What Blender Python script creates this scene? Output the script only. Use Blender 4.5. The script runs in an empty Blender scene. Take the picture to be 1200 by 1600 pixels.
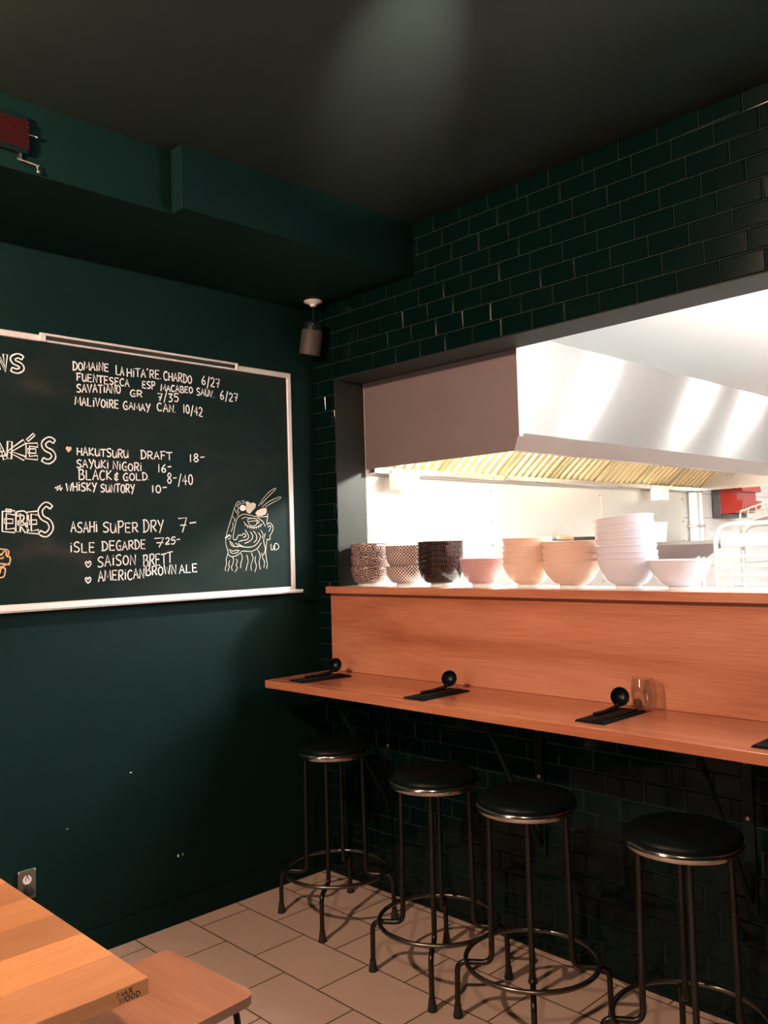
import bpy, bmesh, math, random
from mathutils import Vector, Matrix
random.seed(7)
PI = math.pi
scene = bpy.context.scene
COL = scene.collection

# ------------------------------------------------------------------ camera
cam_d = bpy.data.cameras.new('camera')
cam = bpy.data.objects.new('camera', cam_d)
COL.objects.link(cam)
scene.camera = cam
_y, _p, _r = math.radians(135.66130), math.radians(2.52543), math.radians(-1.68419)
_f = Vector((math.cos(_p)*math.cos(_y), math.cos(_p)*math.sin(_y), math.sin(_p)))
_rt = _f.cross(Vector((0, 0, 1))).normalized()
_up = _rt.cross(_f)
_r2 = math.cos(_r)*_rt + math.sin(_r)*_up
_u2 = -math.sin(_r)*_rt + math.cos(_r)*_up
M = Matrix((_r2, _u2, -_f)).transposed().to_4x4()
M.translation = Vector((3.42163, -2.84711, 1.61290))
cam.matrix_world = M
cam_d.sensor_fit = 'HORIZONTAL'
cam_d.sensor_width = 36.0
cam_d.lens = 1339.81*36.0/1200.0
cam_d.clip_start = 0.05

# ------------------------------------------------------------------ light and exposure
scene.view_settings.view_transform = 'Standard'
scene.view_settings.look = 'None'
scene.view_settings.gamma = 1.0
scene.view_settings.use_curve_mapping = False
scene.view_settings.exposure = 0.0
world = bpy.data.worlds.new('world')
scene.world = world
world.use_nodes = True
world.node_tree.nodes['Background'].inputs[0].default_value = (0.01, 0.012, 0.012, 1)
world.node_tree.nodes['Background'].inputs[1].default_value = 0.0

WARM = (1.0, 0.68, 0.49)
def lamp(name, kind, loc, energy, color, size=0.05, aim=None, spot=None, blend=0.5, sy=None):
    d = bpy.data.lights.new(name, kind)
    d.energy = energy; d.color = color
    if kind == 'AREA':
        d.shape = 'RECTANGLE'; d.size = size; d.size_y = sy or size
    else:
        d.shadow_soft_size = size
    if kind == 'SPOT':
        d.spot_size = math.radians(spot or 90); d.spot_blend = blend
    o = bpy.data.objects.new(name, d); COL.objects.link(o)
    o.location = loc
    if aim is not None:
        o.rotation_euler = (Vector(aim)-Vector(loc)).to_track_quat('-Z', 'Y').to_euler()
    return o
# dining room: warm lamp over the table, added fill spot behind the camera, ceiling washer
lamp('dining_lamp', 'POINT', (1.40, -3.05, 2.85), 295, WARM, 0.05)
lamp('dining_fill_spot', 'SPOT', (3.30, -3.30, 2.95), 150, WARM, 0.06, (2.4, -0.2, 1.0), 90, 0.8)
lamp('ceiling_washer', 'SPOT', (2.50, -1.58, 2.74), 330, (1.0, 0.77, 0.68), 0.04, (1.64, -0.98, 3.11), 26, 1.0)
# two narrow strip lights added behind the camera for highlights in the glass
for _xx in (1.05, 1.40):
    lamp('highlight_strip', 'AREA', (_xx, -5.15, 1.75), 10.0, (1.0, 0.93, 0.86), 0.06, (_xx+0.2, 0.0, 1.2), sy=1.0)
# kitchen: lamps inside the hood, three small recessed lamps along the hood, two added fill globes and an added uplight out of view
lamp('hood_bulb', 'POINT', (0.80, 0.75, 2.26), 260, (1.0, 0.965, 0.91), 0.05)
lamp('hood_bulb', 'POINT', (0.80, 2.60, 2.26), 14, (1.0, 0.84, 0.58), 0.05)
for _yy in (2.23, 3.70, 4.64):
    lamp('kitchen_downlight', 'AREA', (1.91, _yy, 2.88), 18, (1.0, 0.985, 0.97), 0.10, (1.91, _yy, 0))
for _xy in ((4.2, 0.9), (4.2, 2.5)):
    lamp('kitchen_fill_globe', 'POINT', (_xy[0], _xy[1], 2.45), 60, (0.96, 0.985, 1.0), 0.07)
lamp('kitchen_fill_uplight', 'AREA', (3.7, 1.7, 1.92), 560, (0.93, 0.975, 1.0), 0.14, (3.7, 1.7, 4.0), sy=2.6)

# ------------------------------------------------------------------ node helpers
def mat(name):
    m = bpy.data.materials.new(name); m.use_nodes = True
    nt = m.node_tree
    return m, nt, nt.nodes['Principled BSDF']
def setp(b, **k):
    names = dict(color='Base Color', rough='Roughness', metal='Metallic', spec='Specular IOR Level', trans='Transmission Weight',
                 ior='IOR', coat='Coat Weight', coat_rough='Coat Roughness', aniso='Anisotropic', aniso_rot='Anisotropic Rotation',
                 emit='Emission Color', emit_s='Emission Strength', alpha='Alpha', sss='Subsurface Weight')
    for q, v in k.items():
        if q in ('color', 'emit') and len(v) == 3: v = (*v, 1)
        b.inputs[names[q]].default_value = v
def N(nt, t, **k):
    n = nt.nodes.new(t)
    for q, v in k.items(): setattr(n, q, v)
    return n
def simple(name, color, rough=0.5, noise=0.0, scale=20, bump=0.0, **k):
    m, nt, b = mat(name)
    setp(b, color=color, rough=rough, **k)
    if noise or bump:
        tc = N(nt, 'ShaderNodeTexCoord'); nz = N(nt, 'ShaderNodeTexNoise')
        nz.inputs['Scale'].default_value = scale; nz.inputs['Detail'].default_value = 4
        nt.links.new(tc.outputs['Object'], nz.inputs['Vector'])
        if noise:
            mx = N(nt, 'ShaderNodeMix', data_type='RGBA')
            mx.inputs['A'].default_value = (*[c*(1-noise) for c in color], 1)
            mx.inputs['B'].default_value = (*[min(1, c*(1+noise)) for c in color], 1)
            nt.links.new(nz.outputs['Fac'], mx.inputs['Factor'])
            nt.links.new(mx.outputs['Result'], b.inputs['Base Color'])
        if bump:
            bp = N(nt, 'ShaderNodeBump'); bp.inputs['Strength'].default_value = bump; bp.inputs['Distance'].default_value = 0.002
            nt.links.new(nz.outputs['Fac'], bp.inputs['Height']); nt.links.new(bp.outputs['Normal'], b.inputs['Normal'])
    return m
def ramp(nt, pts):
    r = N(nt, 'ShaderNodeValToRGB')
    e = r.color_ramp.elements
    while len(e) < len(pts): e.new(0.5)
    for i, (p, c) in enumerate(pts):
        e[i].position = p; e[i].color = (*c, 1)
    return r
def wood(name, dark, mid, light, rough=0.35, stave=0.0, stave_var=0.35, sc=1.0, axis='X', coat=0.0, fine=0.35, vals=None):
    """grain along one axis; optional glued staves across the width"""
    m, nt, b = mat(name)
    setp(b, rough=rough, spec=0.5, coat=coat, coat_rough=0.18)
    tc = N(nt, 'ShaderNodeTexCoord')
    mp = N(nt, 'ShaderNodeMapping')
    mp.inputs['Scale'].default_value = (0.8*sc, 6*sc, 6*sc) if axis == 'X' else (6*sc, 0.8*sc, 6*sc)
    nt.links.new(tc.outputs['Object'], mp.inputs['Vector'])
    n1 = N(nt, 'ShaderNodeTexNoise'); n1.inputs['Scale'].default_value = 1.0; n1.inputs['Detail'].default_value = 5
    n1.inputs['Distortion'].default_value = 1.3
    nt.links.new(mp.outputs['Vector'], n1.inputs['Vector'])
    mp2 = N(nt, 'ShaderNodeMapping'); mp2.inputs['Scale'].default_value = (6, 160, 160) if axis == 'X' else (160, 6, 160)
    nt.links.new(tc.outputs['Object'], mp2.inputs['Vector'])
    n2 = N(nt, 'ShaderNodeTexNoise'); n2.inputs['Scale'].default_value = 1.0; n2.inputs['Detail'].default_value = 3
    nt.links.new(mp2.outputs['Vector'], n2.inputs['Vector'])
    ad = N(nt, 'ShaderNodeMath', operation='MULTIPLY_ADD'); ad.inputs[1].default_value = fine; ad.inputs[2].default_value = 0.0
    nt.links.new(n2.outputs['Fac'], ad.inputs[0])
    sm = N(nt, 'ShaderNodeMath', operation='MULTIPLY_ADD'); sm.inputs[1].default_value = 1.0-fine
    nt.links.new(n1.outputs['Fac'], sm.inputs[0]); nt.links.new(ad.outputs[0], sm.inputs[2])
    rp = ramp(nt, [(0.36, dark), (0.5, mid), (0.64, light)])
    nt.links.new(sm.outputs[0], rp.inputs['Fac'])
    out = rp.outputs['Color']
    if stave:
        sx = N(nt, 'ShaderNodeSeparateXYZ'); nt.links.new(tc.outputs['Object'], sx.inputs[0])
        dv = N(nt, 'ShaderNodeMath', operation='DIVIDE'); dv.inputs[1].default_value = stave
        nt.links.new(sx.outputs['Y' if axis == 'X' else 'X'], dv.inputs[0])
        fl = N(nt, 'ShaderNodeMath', operation='FLOOR'); nt.links.new(dv.outputs[0], fl.inputs[0])
        hs = N(nt, 'ShaderNodeHueSaturation')
        nv = len(vals); a1 = N(nt, 'ShaderNodeMath', operation='MULTIPLY_ADD'); a1.inputs[1].default_value = -1.0/nv; a1.inputs[2].default_value = -0.5/nv
        nt.links.new(fl.outputs[0], a1.inputs[0])
        rv = ramp(nt, [(q/nv, (v*0.5, v*0.5, v*0.5)) for q, v in enumerate(vals)]); rv.color_ramp.interpolation = 'CONSTANT'
        nt.links.new(a1.outputs[0], rv.inputs['Fac'])
        m2 = N(nt, 'ShaderNodeMath', operation='MULTIPLY'); m2.inputs[1].default_value = 2.0
        nt.links.new(rv.outputs['Color'], m2.inputs[0]); nt.links.new(m2.outputs[0], hs.inputs['Value'])
        nt.links.new(out, hs.inputs['Color']); out = hs.outputs['Color']
    nt.links.new(out, b.inputs['Base Color'])
    return m
def bricked(name, c1, c2, mortar, bw, bh, msize, rough, off=0.5, origin=(0, 0, 0), rot=(0, 0, 0), bump=0.3, noise=0.12):
    m, nt, b = mat(name)
    setp(b, rough=rough)
    tc = N(nt, 'ShaderNodeTexCoord'); mp = N(nt, 'ShaderNodeMapping')
    mp.inputs['Location'].default_value = origin; mp.inputs['Rotation'].default_value = rot
    nt.links.new(tc.outputs['Object'], mp.inputs['Vector'])
    br = N(nt, 'ShaderNodeTexBrick'); br.offset = off
    for q, v in (('Color1', c1), ('Color2', c2), ('Mortar', mortar)): br.inputs[q].default_value = (*v, 1)
    br.inputs['Scale'].default_value = 1.0; br.inputs['Brick Width'].default_value = bw; br.inputs['Row Height'].default_value = bh
    br.inputs['Mortar Size'].default_value = msize; br.inputs['Mortar Smooth'].default_value = 0.1
    nt.links.new(mp.outputs['Vector'], br.inputs['Vector'])
    nz = N(nt, 'ShaderNodeTexNoise'); nz.inputs['Scale'].default_value = 9; nz.inputs['Detail'].default_value = 6
    nt.links.new(tc.outputs['Object'], nz.inputs['Vector'])
    hs = N(nt, 'ShaderNodeHueSaturation'); mr = N(nt, 'ShaderNodeMapRange')
    mr.inputs['To Min'].default_value = 1-noise; mr.inputs['To Max'].default_value = 1+noise
    nt.links.new(nz.outputs['Fac'], mr.inputs['Value']); nt.links.new(mr.outputs['Result'], hs.inputs['Value'])
    nt.links.new(br.outputs['Color'], hs.inputs['Color']); nt.links.new(hs.outputs['Color'], b.inputs['Base Color'])
    bp = N(nt, 'ShaderNodeBump'); bp.invert = True; bp.inputs['Strength'].default_value = bump; bp.inputs['Distance'].default_value = 0.002
    nt.links.new(br.outputs['Fac'], bp.inputs['Height']); nt.links.new(bp.outputs['Normal'], b.inputs['Normal'])
    return m
def steel(name, color=(0.62, 0.58, 0.55), rough=0.3, aniso=0.0, tangent=None, rot=0.0, smear=0.12):
    m, nt, b = mat(name)
    setp(b, color=color, rough=rough, metal=1.0, aniso=aniso, aniso_rot=rot)
    tc = N(nt, 'ShaderNodeTexCoord'); nz = N(nt, 'ShaderNodeTexNoise')
    mp = N(nt, 'ShaderNodeMapping'); mp.inputs['Scale'].default_value = (3, 3, 3)
    nt.links.new(tc.outputs['Object'], mp.inputs['Vector']); nt.links.new(mp.outputs['Vector'], nz.inputs['Vector'])
    nz.inputs['Scale'].default_value = 1.2; nz.inputs['Detail'].default_value = 5; nz.inputs['Distortion'].default_value = 0.6
    mr = N(nt, 'ShaderNodeMapRange'); mr.inputs['To Min'].default_value = rough-smear*0.5; mr.inputs['To Max'].default_value = rough+smear*0.5
    nt.links.new(nz.outputs['Fac'], mr.inputs['Value']); nt.links.new(mr.outputs['Result'], b.inputs['Roughness'])
    if tangent:
        tg = N(nt, 'ShaderNodeTangent', direction_type='RADIAL', axis=tangent)
        nt.links.new(tg.outputs['Tangent'], b.inputs['Tangent'])
    return m

# ------------------------------------------------------------------ materials
M_floor = bricked('floor_tile', (0.50, 0.355, 0.28), (0.53, 0.38, 0.30), (0.10, 0.07, 0.05), 0.395, 0.2553, 0.0035, 0.55, 0.5,
                  origin=(-0.109-0.0018, 0.545-0.0018+0.2553*20, 0), noise=0.10)
M_wall = simple('dark_green_paint', (0.0022, 0.0135, 0.0120), 0.6, noise=0.12, scale=6, bump=0.08, spec=0.09)
M_ceil = simple('dark_satin_paint', (0.015, 0.0225, 0.0185), 0.42, noise=0.08, scale=3, spec=0.12)
M_trolley = simple('white_coated_tube', (0.50, 0.485, 0.46), 0.4)
M_chip = simple('bare_plaster', (0.75, 0.72, 0.66), 0.8)
M_tile = simple('black_glazed_tile', (0.0010, 0.0078, 0.0070), 0.13, noise=0.3, scale=4, spec=0.2)
M_grout = simple('grey_grout', (0.026, 0.036, 0.033), 0.9)
M_reveal = simple('grey_painted_reveal', (0.019, 0.021, 0.018), 0.6, noise=0.05, scale=8, spec=0.15)
M_kwall = bricked('white_kitchen_tile', (0.66, 0.65, 0.63), (0.64, 0.635, 0.62), (0.38, 0.36, 0.34), 0.20, 0.15, 0.004, 0.2, 0.0, rot=(PI/2, 0, PI/2), noise=0.02)
M_kpaint = simple('white_kitchen_paint', (0.85, 0.85, 0.83), 0.6)
M_kfloor = simple('kitchen_floor_quarry', (0.22, 0.12, 0.08), 0.5, noise=0.2)
M_cherry = wood('cherry_wood', (0.38, 0.118, 0.056), (0.52, 0.190, 0.098), (0.62, 0.262, 0.150), rough=0.42, sc=0.62, fine=0.26)
M_counter = wood('lacquered_cherry_wood', (0.40, 0.125, 0.060), (0.49, 0.17, 0.085), (0.56, 0.22, 0.115), rough=0.22, sc=0.7, coat=0.25, fine=0.3)
M_oak = wood('butcher_block_wood', (0.33, 0.115, 0.036), (0.385, 0.143, 0.047), (0.44, 0.175, 0.062), rough=0.6, stave=0.152, sc=1.0, axis='Y', fine=0.5,
             vals=[0.88, 1.12, 0.70, 0.95, 0.82, 1.2, 0.85, 1.0, 1.1, 0.9, 1.0])
M_seatwood = wood('bench_wood', (0.20, 0.066, 0.025), (0.24, 0.082, 0.032), (0.28, 0.100, 0.042), rough=0.6, sc=1.4)
M_endgrain = wood('bench_edge_wood', (0.12, 0.050, 0.024), (0.14, 0.060, 0.029), (0.16, 0.070, 0.034), rough=0.55, sc=1.4)
M_alu = simple('brushed_aluminium', (0.74, 0.69, 0.66), 0.42, metal=0.25)
M_slot = simple('dark_slot', (0.012, 0.014, 0.013), 0.7)
M_chalk = simple('white_chalk', (0.90, 0.87, 0.85), 0.95, noise=0.10, scale=300)
M_chalk2 = simple('cream_chalk', (0.62, 0.56, 0.45), 0.95, noise=0.15, scale=300)
M_pinkchalk = simple('pink_chalk', (0.72, 0.47, 0.38), 0.95, noise=0.15, scale=300)
M_orangechalk = simple('orange_chalk', (0.80, 0.46, 0.24), 0.95, noise=0.15, scale=300)
M_iron = simple('gunmetal_tube', (0.045, 0.043, 0.038), 0.3, noise=0.2, scale=40, metal=0.9)
M_ring = simple('highlight_steel_ring', (0.17, 0.155, 0.14), 0.27, noise=0.25, scale=40, metal=0.95)  # ring highlights put into a brighter colour than the leg tube
M_rim = simple('polished_steel_band', (0.55, 0.50, 0.45), 0.16, metal=1.0)
M_vinyl = simple('black_vinyl', (0.002, 0.005, 0.0045), 0.40, spec=0.13, noise=0.15, scale=60, bump=0.1)
M_rubber = simple('black_rubber', (0.012, 0.012, 0.011), 0.6)
M_blackmel = simple('black_melamine', (0.003, 0.006, 0.005), 0.30, spec=0.22)
M_napkin = simple('black_napkin_cloth', (0.004, 0.006, 0.0055), 0.8, noise=0.3, scale=200, bump=0.2, spec=0.12)
M_blackmetal = simple('black_bracket_paint', (0.003, 0.009, 0.008), 0.45, spec=0.2)
M_bolt = simple('zinc_bolt', (0.5, 0.45, 0.38), 0.35, metal=1.0)
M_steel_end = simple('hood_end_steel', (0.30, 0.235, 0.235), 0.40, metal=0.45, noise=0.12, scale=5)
M_steel_front = steel('hood_front_steel', (0.365, 0.352, 0.338), 0.25, aniso=1.0, tangent='Z', rot=0.25, smear=0.015)
M_steel = steel('stainless_steel', (0.62, 0.58, 0.54), 0.28)
M_panel_steel = steel('wall_panel_steel', (0.68, 0.65, 0.61), 0.42, smear=0.14)
M_hoodlip = steel('hood_lip_steel', (0.42, 0.36, 0.335), 0.3, smear=0.02)
M_filter_gap = simple('filter_gap_shade', (0.20, 0.17, 0.085), 0.5)  # groove shade between the baffles is put into this backing colour
M_filter = steel('warm_lit_filter_steel', (0.74, 0.66, 0.42), 0.40, smear=0.03)  # warm reflections on the filters are put into this yellow tint
M_whiteenam = simple('white_enamel', (0.86, 0.86, 0.84), 0.3)
M_blackpan = simple('black_iron_pan', (0.02, 0.018, 0.016), 0.45, noise=0.3)
M_woodhandle = simple('brown_handle', (0.20, 0.11, 0.05), 0.5, noise=0.2)
M_red = simple('red_plastic', (0.30, 0.020, 0.012), 0.2)
M_darkgrey = simple('dark_grey_plastic', (0.06, 0.055, 0.05), 0.45)
M_foot = simple('shelf_lit_foot', (0.80, 0.76, 0.72), 0.45)  # pale foot carries the bright shelf top's reflection in its colour
M_brownplate = simple('brown_metal_plate', (0.16, 0.13, 0.09), 0.4, metal=0.6)
M_white = simple('white_plastic', (0.82, 0.78, 0.72), 0.35)
M_lampbody = simple('taupe_lamp_body', (0.055, 0.043, 0.037), 0.6)
M_ink = simple('burnt_wood_mark', (0.02, 0.012, 0.008), 0.8)
def glass_mat():
    """thin clear glass: mostly see-through, mirror-like towards its edges"""
    m, nt, b = mat('clear_glass'); nt.nodes.remove(b)
    out = nt.nodes['Material Output']; tr = N(nt, 'ShaderNodeBsdfTransparent'); gl = N(nt, 'ShaderNodeBsdfGlossy'); mx = N(nt, 'ShaderNodeMixShader')
    tr.inputs['Color'].default_value = (0.98, 0.98, 0.975, 1); gl.inputs['Roughness'].default_value = 0.025
    lw = N(nt, 'ShaderNodeLayerWeight'); lw.inputs['Blend'].default_value = 0.08
    ad = N(nt, 'ShaderNodeMath', operation='ADD'); ad.inputs[1].default_value = 0.10; ad.use_clamp = True
    nt.links.new(lw.outputs['Facing'], ad.inputs[0]); nt.links.new(ad.outputs[0], mx.inputs[0])
    nt.links.new(tr.outputs[0], mx.inputs[1]); nt.links.new(gl.outputs[0], mx.inputs[2]); nt.links.new(mx.outputs[0], out.inputs['Surface'])
    return m
M_glass = glass_mat()
def red_lens():
    m, nt, b = mat('red_lens'); setp(b, color=(0.032, 0.0045, 0.005), rough=0.2, emit=(0.30, 0.02, 0.015), emit_s=0.02)
    return m
M_redlens = red_lens()
def board_mat():
    m, nt, b = mat('chalkboard_surface'); setp(b, rough=0.75, spec=0.12)
    tc = N(nt, 'ShaderNodeTexCoord'); mp = N(nt, 'ShaderNodeMapping'); mp.inputs['Scale'].default_value = (1, 1.6, 3.2)
    nt.links.new(tc.outputs['Object'], mp.inputs['Vector'])
    n1 = N(nt, 'ShaderNodeTexNoise'); n1.inputs['Scale'].default_value = 1.6; n1.inputs['Detail'].default_value = 6; n1.inputs['Distortion'].default_value = 0.7
    nt.links.new(mp.outputs['Vector'], n1.inputs['Vector'])
    rp = ramp(nt, [(0.42, (0.0035, 0.0125, 0.0115)), (0.62, (0.010, 0.0155, 0.0135)), (0.76, (0.032, 0.030, 0.026))])
    nt.links.new(n1.outputs['Fac'], rp.inputs['Fac']); nt.links.new(rp.outputs['Color'], b.inputs['Base Color'])
    return m
M_board = board_mat()
def glaze(name, color, speck=None, rough=0.18, sss=0.0):
    m, nt, b = mat(name); setp(b, color=color, rough=rough, spec=0.5)
    if speck:
        tc = N(nt, 'ShaderNodeTexCoord'); v = N(nt, 'ShaderNodeTexVoronoi'); v.inputs['Scale'].default_value = 160
        nt.links.new(tc.outputs['Object'], v.inputs['Vector'])
        rp = ramp(nt, [(0.18, speck), (0.38, color)]); nt.links.new(v.outputs['Distance'], rp.inputs['Fac'])
        nt.links.new(rp.outputs['Color'], b.inputs['Base Color'])
    return m
M_pink = glaze('speckled_pink_glaze', (0.57, 0.33, 0.33), (0.68, 0.50, 0.50))
M_peach = glaze('peach_glaze', (0.86, 0.60, 0.48))
M_lav = glaze('lavender_glaze', (0.76, 0.75, 0.84))
def uv_node(nt):
    u = N(nt, 'ShaderNodeUVMap'); u.uv_map = 'UVMap'; return u
def swirl_glaze():      # brown and cream nested arcs
    m, nt, b = mat('brown_arc_pattern_glaze'); setp(b, rough=0.2)
    u = uv_node(nt); v = N(nt, 'ShaderNodeTexVoronoi'); v.voronoi_dimensions = '2D'; v.inputs['Scale'].default_value = 23; v.inputs['Randomness'].default_value = 0.75
    nt.links.new(u.outputs['UV'], v.inputs['Vector'])
    ml = N(nt, 'ShaderNodeMath', operation='MULTIPLY'); ml.inputs[1].default_value = 25
    nt.links.new(v.outputs['Distance'], ml.inputs[0]); sn = N(nt, 'ShaderNodeMath', operation='SINE'); nt.links.new(ml.outputs[0], sn.inputs[0])
    rp = ramp(nt, [(0.34, (0.055, 0.030, 0.027)), (0.62, (0.38, 0.27, 0.24))]); mr = N(nt, 'ShaderNodeMapRange')
    mr.inputs['From Min'].default_value = -1; nt.links.new(sn.outputs[0], mr.inputs['Value']); nt.links.new(mr.outputs['Result'], rp.inputs['Fac'])
    nt.links.new(rp.outputs['Color'], b.inputs['Base Color']); return m
def dot_glaze():        # small white lozenges on brown
    m, nt, b = mat('brown_dot_pattern_glaze'); setp(b, rough=0.2)
    u = uv_node(nt); mp = N(nt, 'ShaderNodeMapping'); mp.inputs['Rotation'].default_value = (0, 0, PI/4)
    nt.links.new(u.outputs['UV'], mp.inputs['Vector'])
    v = N(nt, 'ShaderNodeTexVoronoi'); v.voronoi_dimensions = '2D'; v.inputs['Scale'].default_value = 85; v.inputs['Randomness'].default_value = 0.0
    nt.links.new(mp.outputs['Vector'], v.inputs['Vector'])
    rp = ramp(nt, [(0.30, (0.80, 0.70, 0.66)), (0.42, (0.13, 0.05, 0.04))]); nt.links.new(v.outputs['Distance'], rp.inputs['Fac'])
    nt.links.new(rp.outputs['Color'], b.inputs['Base Color']); return m
def scallop_glaze():    # near black with thin brown scallop lines
    m, nt, b = mat('black_scallop_pattern_glaze'); setp(b, rough=0.14)
    u = uv_node(nt); mp = N(nt, 'ShaderNodeMapping'); mp.inputs['Rotation'].default_value = (0, 0, PI/4)
    nt.links.new(u.outputs['UV'], mp.inputs['Vector'])
    v = N(nt, 'ShaderNodeTexVoronoi'); v.voronoi_dimensions = '2D'; v.inputs['Scale'].default_value = 12; v.inputs['Randomness'].default_value = 0.0
    nt.links.new(mp.outputs['Vector'], v.inputs['Vector'])
    ml = N(nt, 'ShaderNodeMath', operation='MULTIPLY'); ml.inputs[1].default_value = 60
    nt.links.new(v.outputs['Distance'], ml.inputs[0]); sn = N(nt, 'ShaderNodeMath', operation='SINE'); nt.links.new(ml.outputs[0], sn.inputs[0])
    mr = N(nt, 'ShaderNodeMapRange'); mr.inputs['From Min'].default_value = -1; nt.links.new(sn.outputs[0], mr.inputs['Value'])
    rp = ramp(nt, [(0.70, (0.007, 0.006, 0.006)), (0.95, (0.085, 0.042, 0.036))]); nt.links.new(mr.outputs['Result'], rp.inputs['Fac'])
    nt.links.new(rp.outputs['Color'], b.inputs['Base Color']); return m
M_swirl, M_dot, M_scal = swirl_glaze(), dot_glaze(), scallop_glaze()

# ------------------------------------------------------------------ mesh helpers
def link(name, me, parent=None):
    o = bpy.data.objects.new(name, me); COL.objects.link(o)
    if parent is not None: o.parent = parent
    return o
def obj(name, bm, mats, parent=None, smooth=False, angle=40):
    bmesh.ops.recalc_face_normals(bm, faces=bm.faces[:])
    me = bpy.data.meshes.new(name); bm.to_mesh(me); bm.free()
    for m in (mats if isinstance(mats, (list, tuple)) else [mats]): me.materials.append(m)
    if smooth:
        me.shade_smooth()
        try: me.set_sharp_from_angle(angle=math.radians(angle))
        except Exception: pass
    return link(name, me, parent)
def thing(name, label, cat, loc=(0, 0, 0), rz=0.0, group=None):
    o = bpy.data.objects.new(name, None); COL.objects.link(o)
    o.location = loc; o.rotation_euler = (0, 0, rz); o.empty_display_size = 0.05
    return tag(o, label, cat, group)
def tag(o, label, cat, group=None):
    o['label'] = label; o['category'] = cat
    if group: o['group'] = group
    return o
def struct(name, bm, mats, **k):
    o = obj(name, bm, mats, **k); o['kind'] = 'structure'; return o
def dup(root, loc, rz, label, group=None):
    def cp(o, parent):
        c = o.copy(); COL.objects.link(c); c.parent = parent
        for ch in o.children: cp(ch, c)
        return c
    r = cp(root, None); r.location = loc; r.rotation_euler = (0, 0, rz); r['label'] = label
    if group: r['group'] = group
    return r
def box(bm, x0, x1, y0, y1, z0, z1, bev=0.0, mi=0, seg=2):
    t = bmesh.new()
    bmesh.ops.create_cube(t, size=1.0)
    for v in t.verts:
        v.co = Vector(((x0+x1)/2+v.co.x*(x1-x0), (y0+y1)/2+v.co.y*(y1-y0), (z0+z1)/2+v.co.z*(z1-z0)))
    if bev: bmesh.ops.bevel(t, geom=t.edges[:], offset=bev, segments=seg, profile=0.5, affect='EDGES')
    merge(bm, t, mi)
def merge(bm, t, mi=0, mx=None):
    if mx is not None: t.transform(mx)
    vs = {v: bm.verts.new(v.co) for v in t.verts}
    for f in t.faces:
        try:
            g = bm.faces.new([vs[v] for v in f.verts]); g.material_index = mi if mi else f.material_index
        except ValueError: pass
    t.free()
def tube(bm, pts, r, n=10, closed=False, caps=True, mi=0):
    pts = [Vector(p) for p in pts]; m = len(pts); rings = []
    rr = r if isinstance(r, (list, tuple)) else [r]*m
    prev = None
    for i, p in enumerate(pts):
        a = pts[(i-1) % m] if (closed or i > 0) else p
        c = pts[(i+1) % m] if (closed or i < m-1) else p
        t = (c-a).normalized()
        if prev is None:
            up = Vector((0, 0, 1)) if abs(t.z) < 0.9 else Vector((1, 0, 0))
            nrm = t.cross(up).normalized()
        else:
            nrm = (prev-t*prev.dot(t)).normalized()
        prev = nrm; bn = t.cross(nrm)
        rings.append([bm.verts.new(p+(nrm*math.cos(2*PI*k/n)+bn*math.sin(2*PI*k/n))*rr[i]) for k in range(n)])
    for i in range(m if closed else m-1):
        A, B = rings[i], rings[(i+1) % m]
        for k in range(n):
            f = bm.faces.new((A[k], A[(k+1) % n], B[(k+1) % n], B[k])); f.material_index = mi
    if caps and not closed:
        bm.faces.new(rings[0]).material_index = mi; bm.faces.new(rings[-1]).material_index = mi
def arc_path(pts, rad, n=6):
    """polyline with rounded corners"""
    P = [Vector(p) for p in pts]; out = [P[0]]
    for i in range(1, len(P)-1):
        a, b, c = P[i-1], P[i], P[i+1]
        d1 = (a-b).normalized(); d2 = (c-b).normalized()
        q1 = b+d1*rad; q2 = b+d2*rad
        for k in range(n+1):
            t = k/n; out.append(q1*(1-t)**2+b*2*t*(1-t)+q2*t*t)
    out.append(P[-1]); return out
def lathe(bm, prof, n=48, uv=False, rad0=0.1, mi=0, center=(0, 0, 0), mats=None):
    """prof: list of (r, z); r 0 closes with a pole"""
    cx, cy, cz = center; rows = []
    for r, z in prof:
        if r < 1e-6: rows.append([bm.verts.new((cx, cy, cz+z))])
        else: rows.append([bm.verts.new((cx+r*math.cos(2*PI*k/n), cy+r*math.sin(2*PI*k/n), cz+z)) for k in range(n)])
    L = (bm.loops.layers.uv.get('UVMap') or bm.loops.layers.uv.new('UVMap')) if uv else None
    ln = 0.0
    for i in range(len(rows)-1):
        A, B = rows[i], rows[i+1]
        l2 = ln+math.hypot(prof[i+1][0]-prof[i][0], prof[i+1][1]-prof[i][1])
        for k in range(n):
            k2 = (k+1) % n
            if len(A) == 1 and len(B) == 1: continue
            if len(A) == 1: vs = (A[0], B[k2], B[k]); uvs = ((k+.5, ln), (k+1, l2), (k, l2))
            elif len(B) == 1: vs = (A[k], A[k2], B[0]); uvs = ((k, ln), (k+1, ln), (k+.5, l2))
            else: vs = (A[k], A[k2], B[k2], B[k]); uvs = ((k, ln), (k+1, ln), (k+1, l2), (k, l2))
            f = bm.faces.new(vs); f.material_index = mats[i] if mats else mi
            if uv:
                m_ = {v: q for v, q in zip(vs, uvs)}
                for lp in f.loops:
                    q = m_[lp.vert]; lp[L].uv = (q[0]/n*2*PI*rad0, q[1])
        ln = l2
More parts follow.
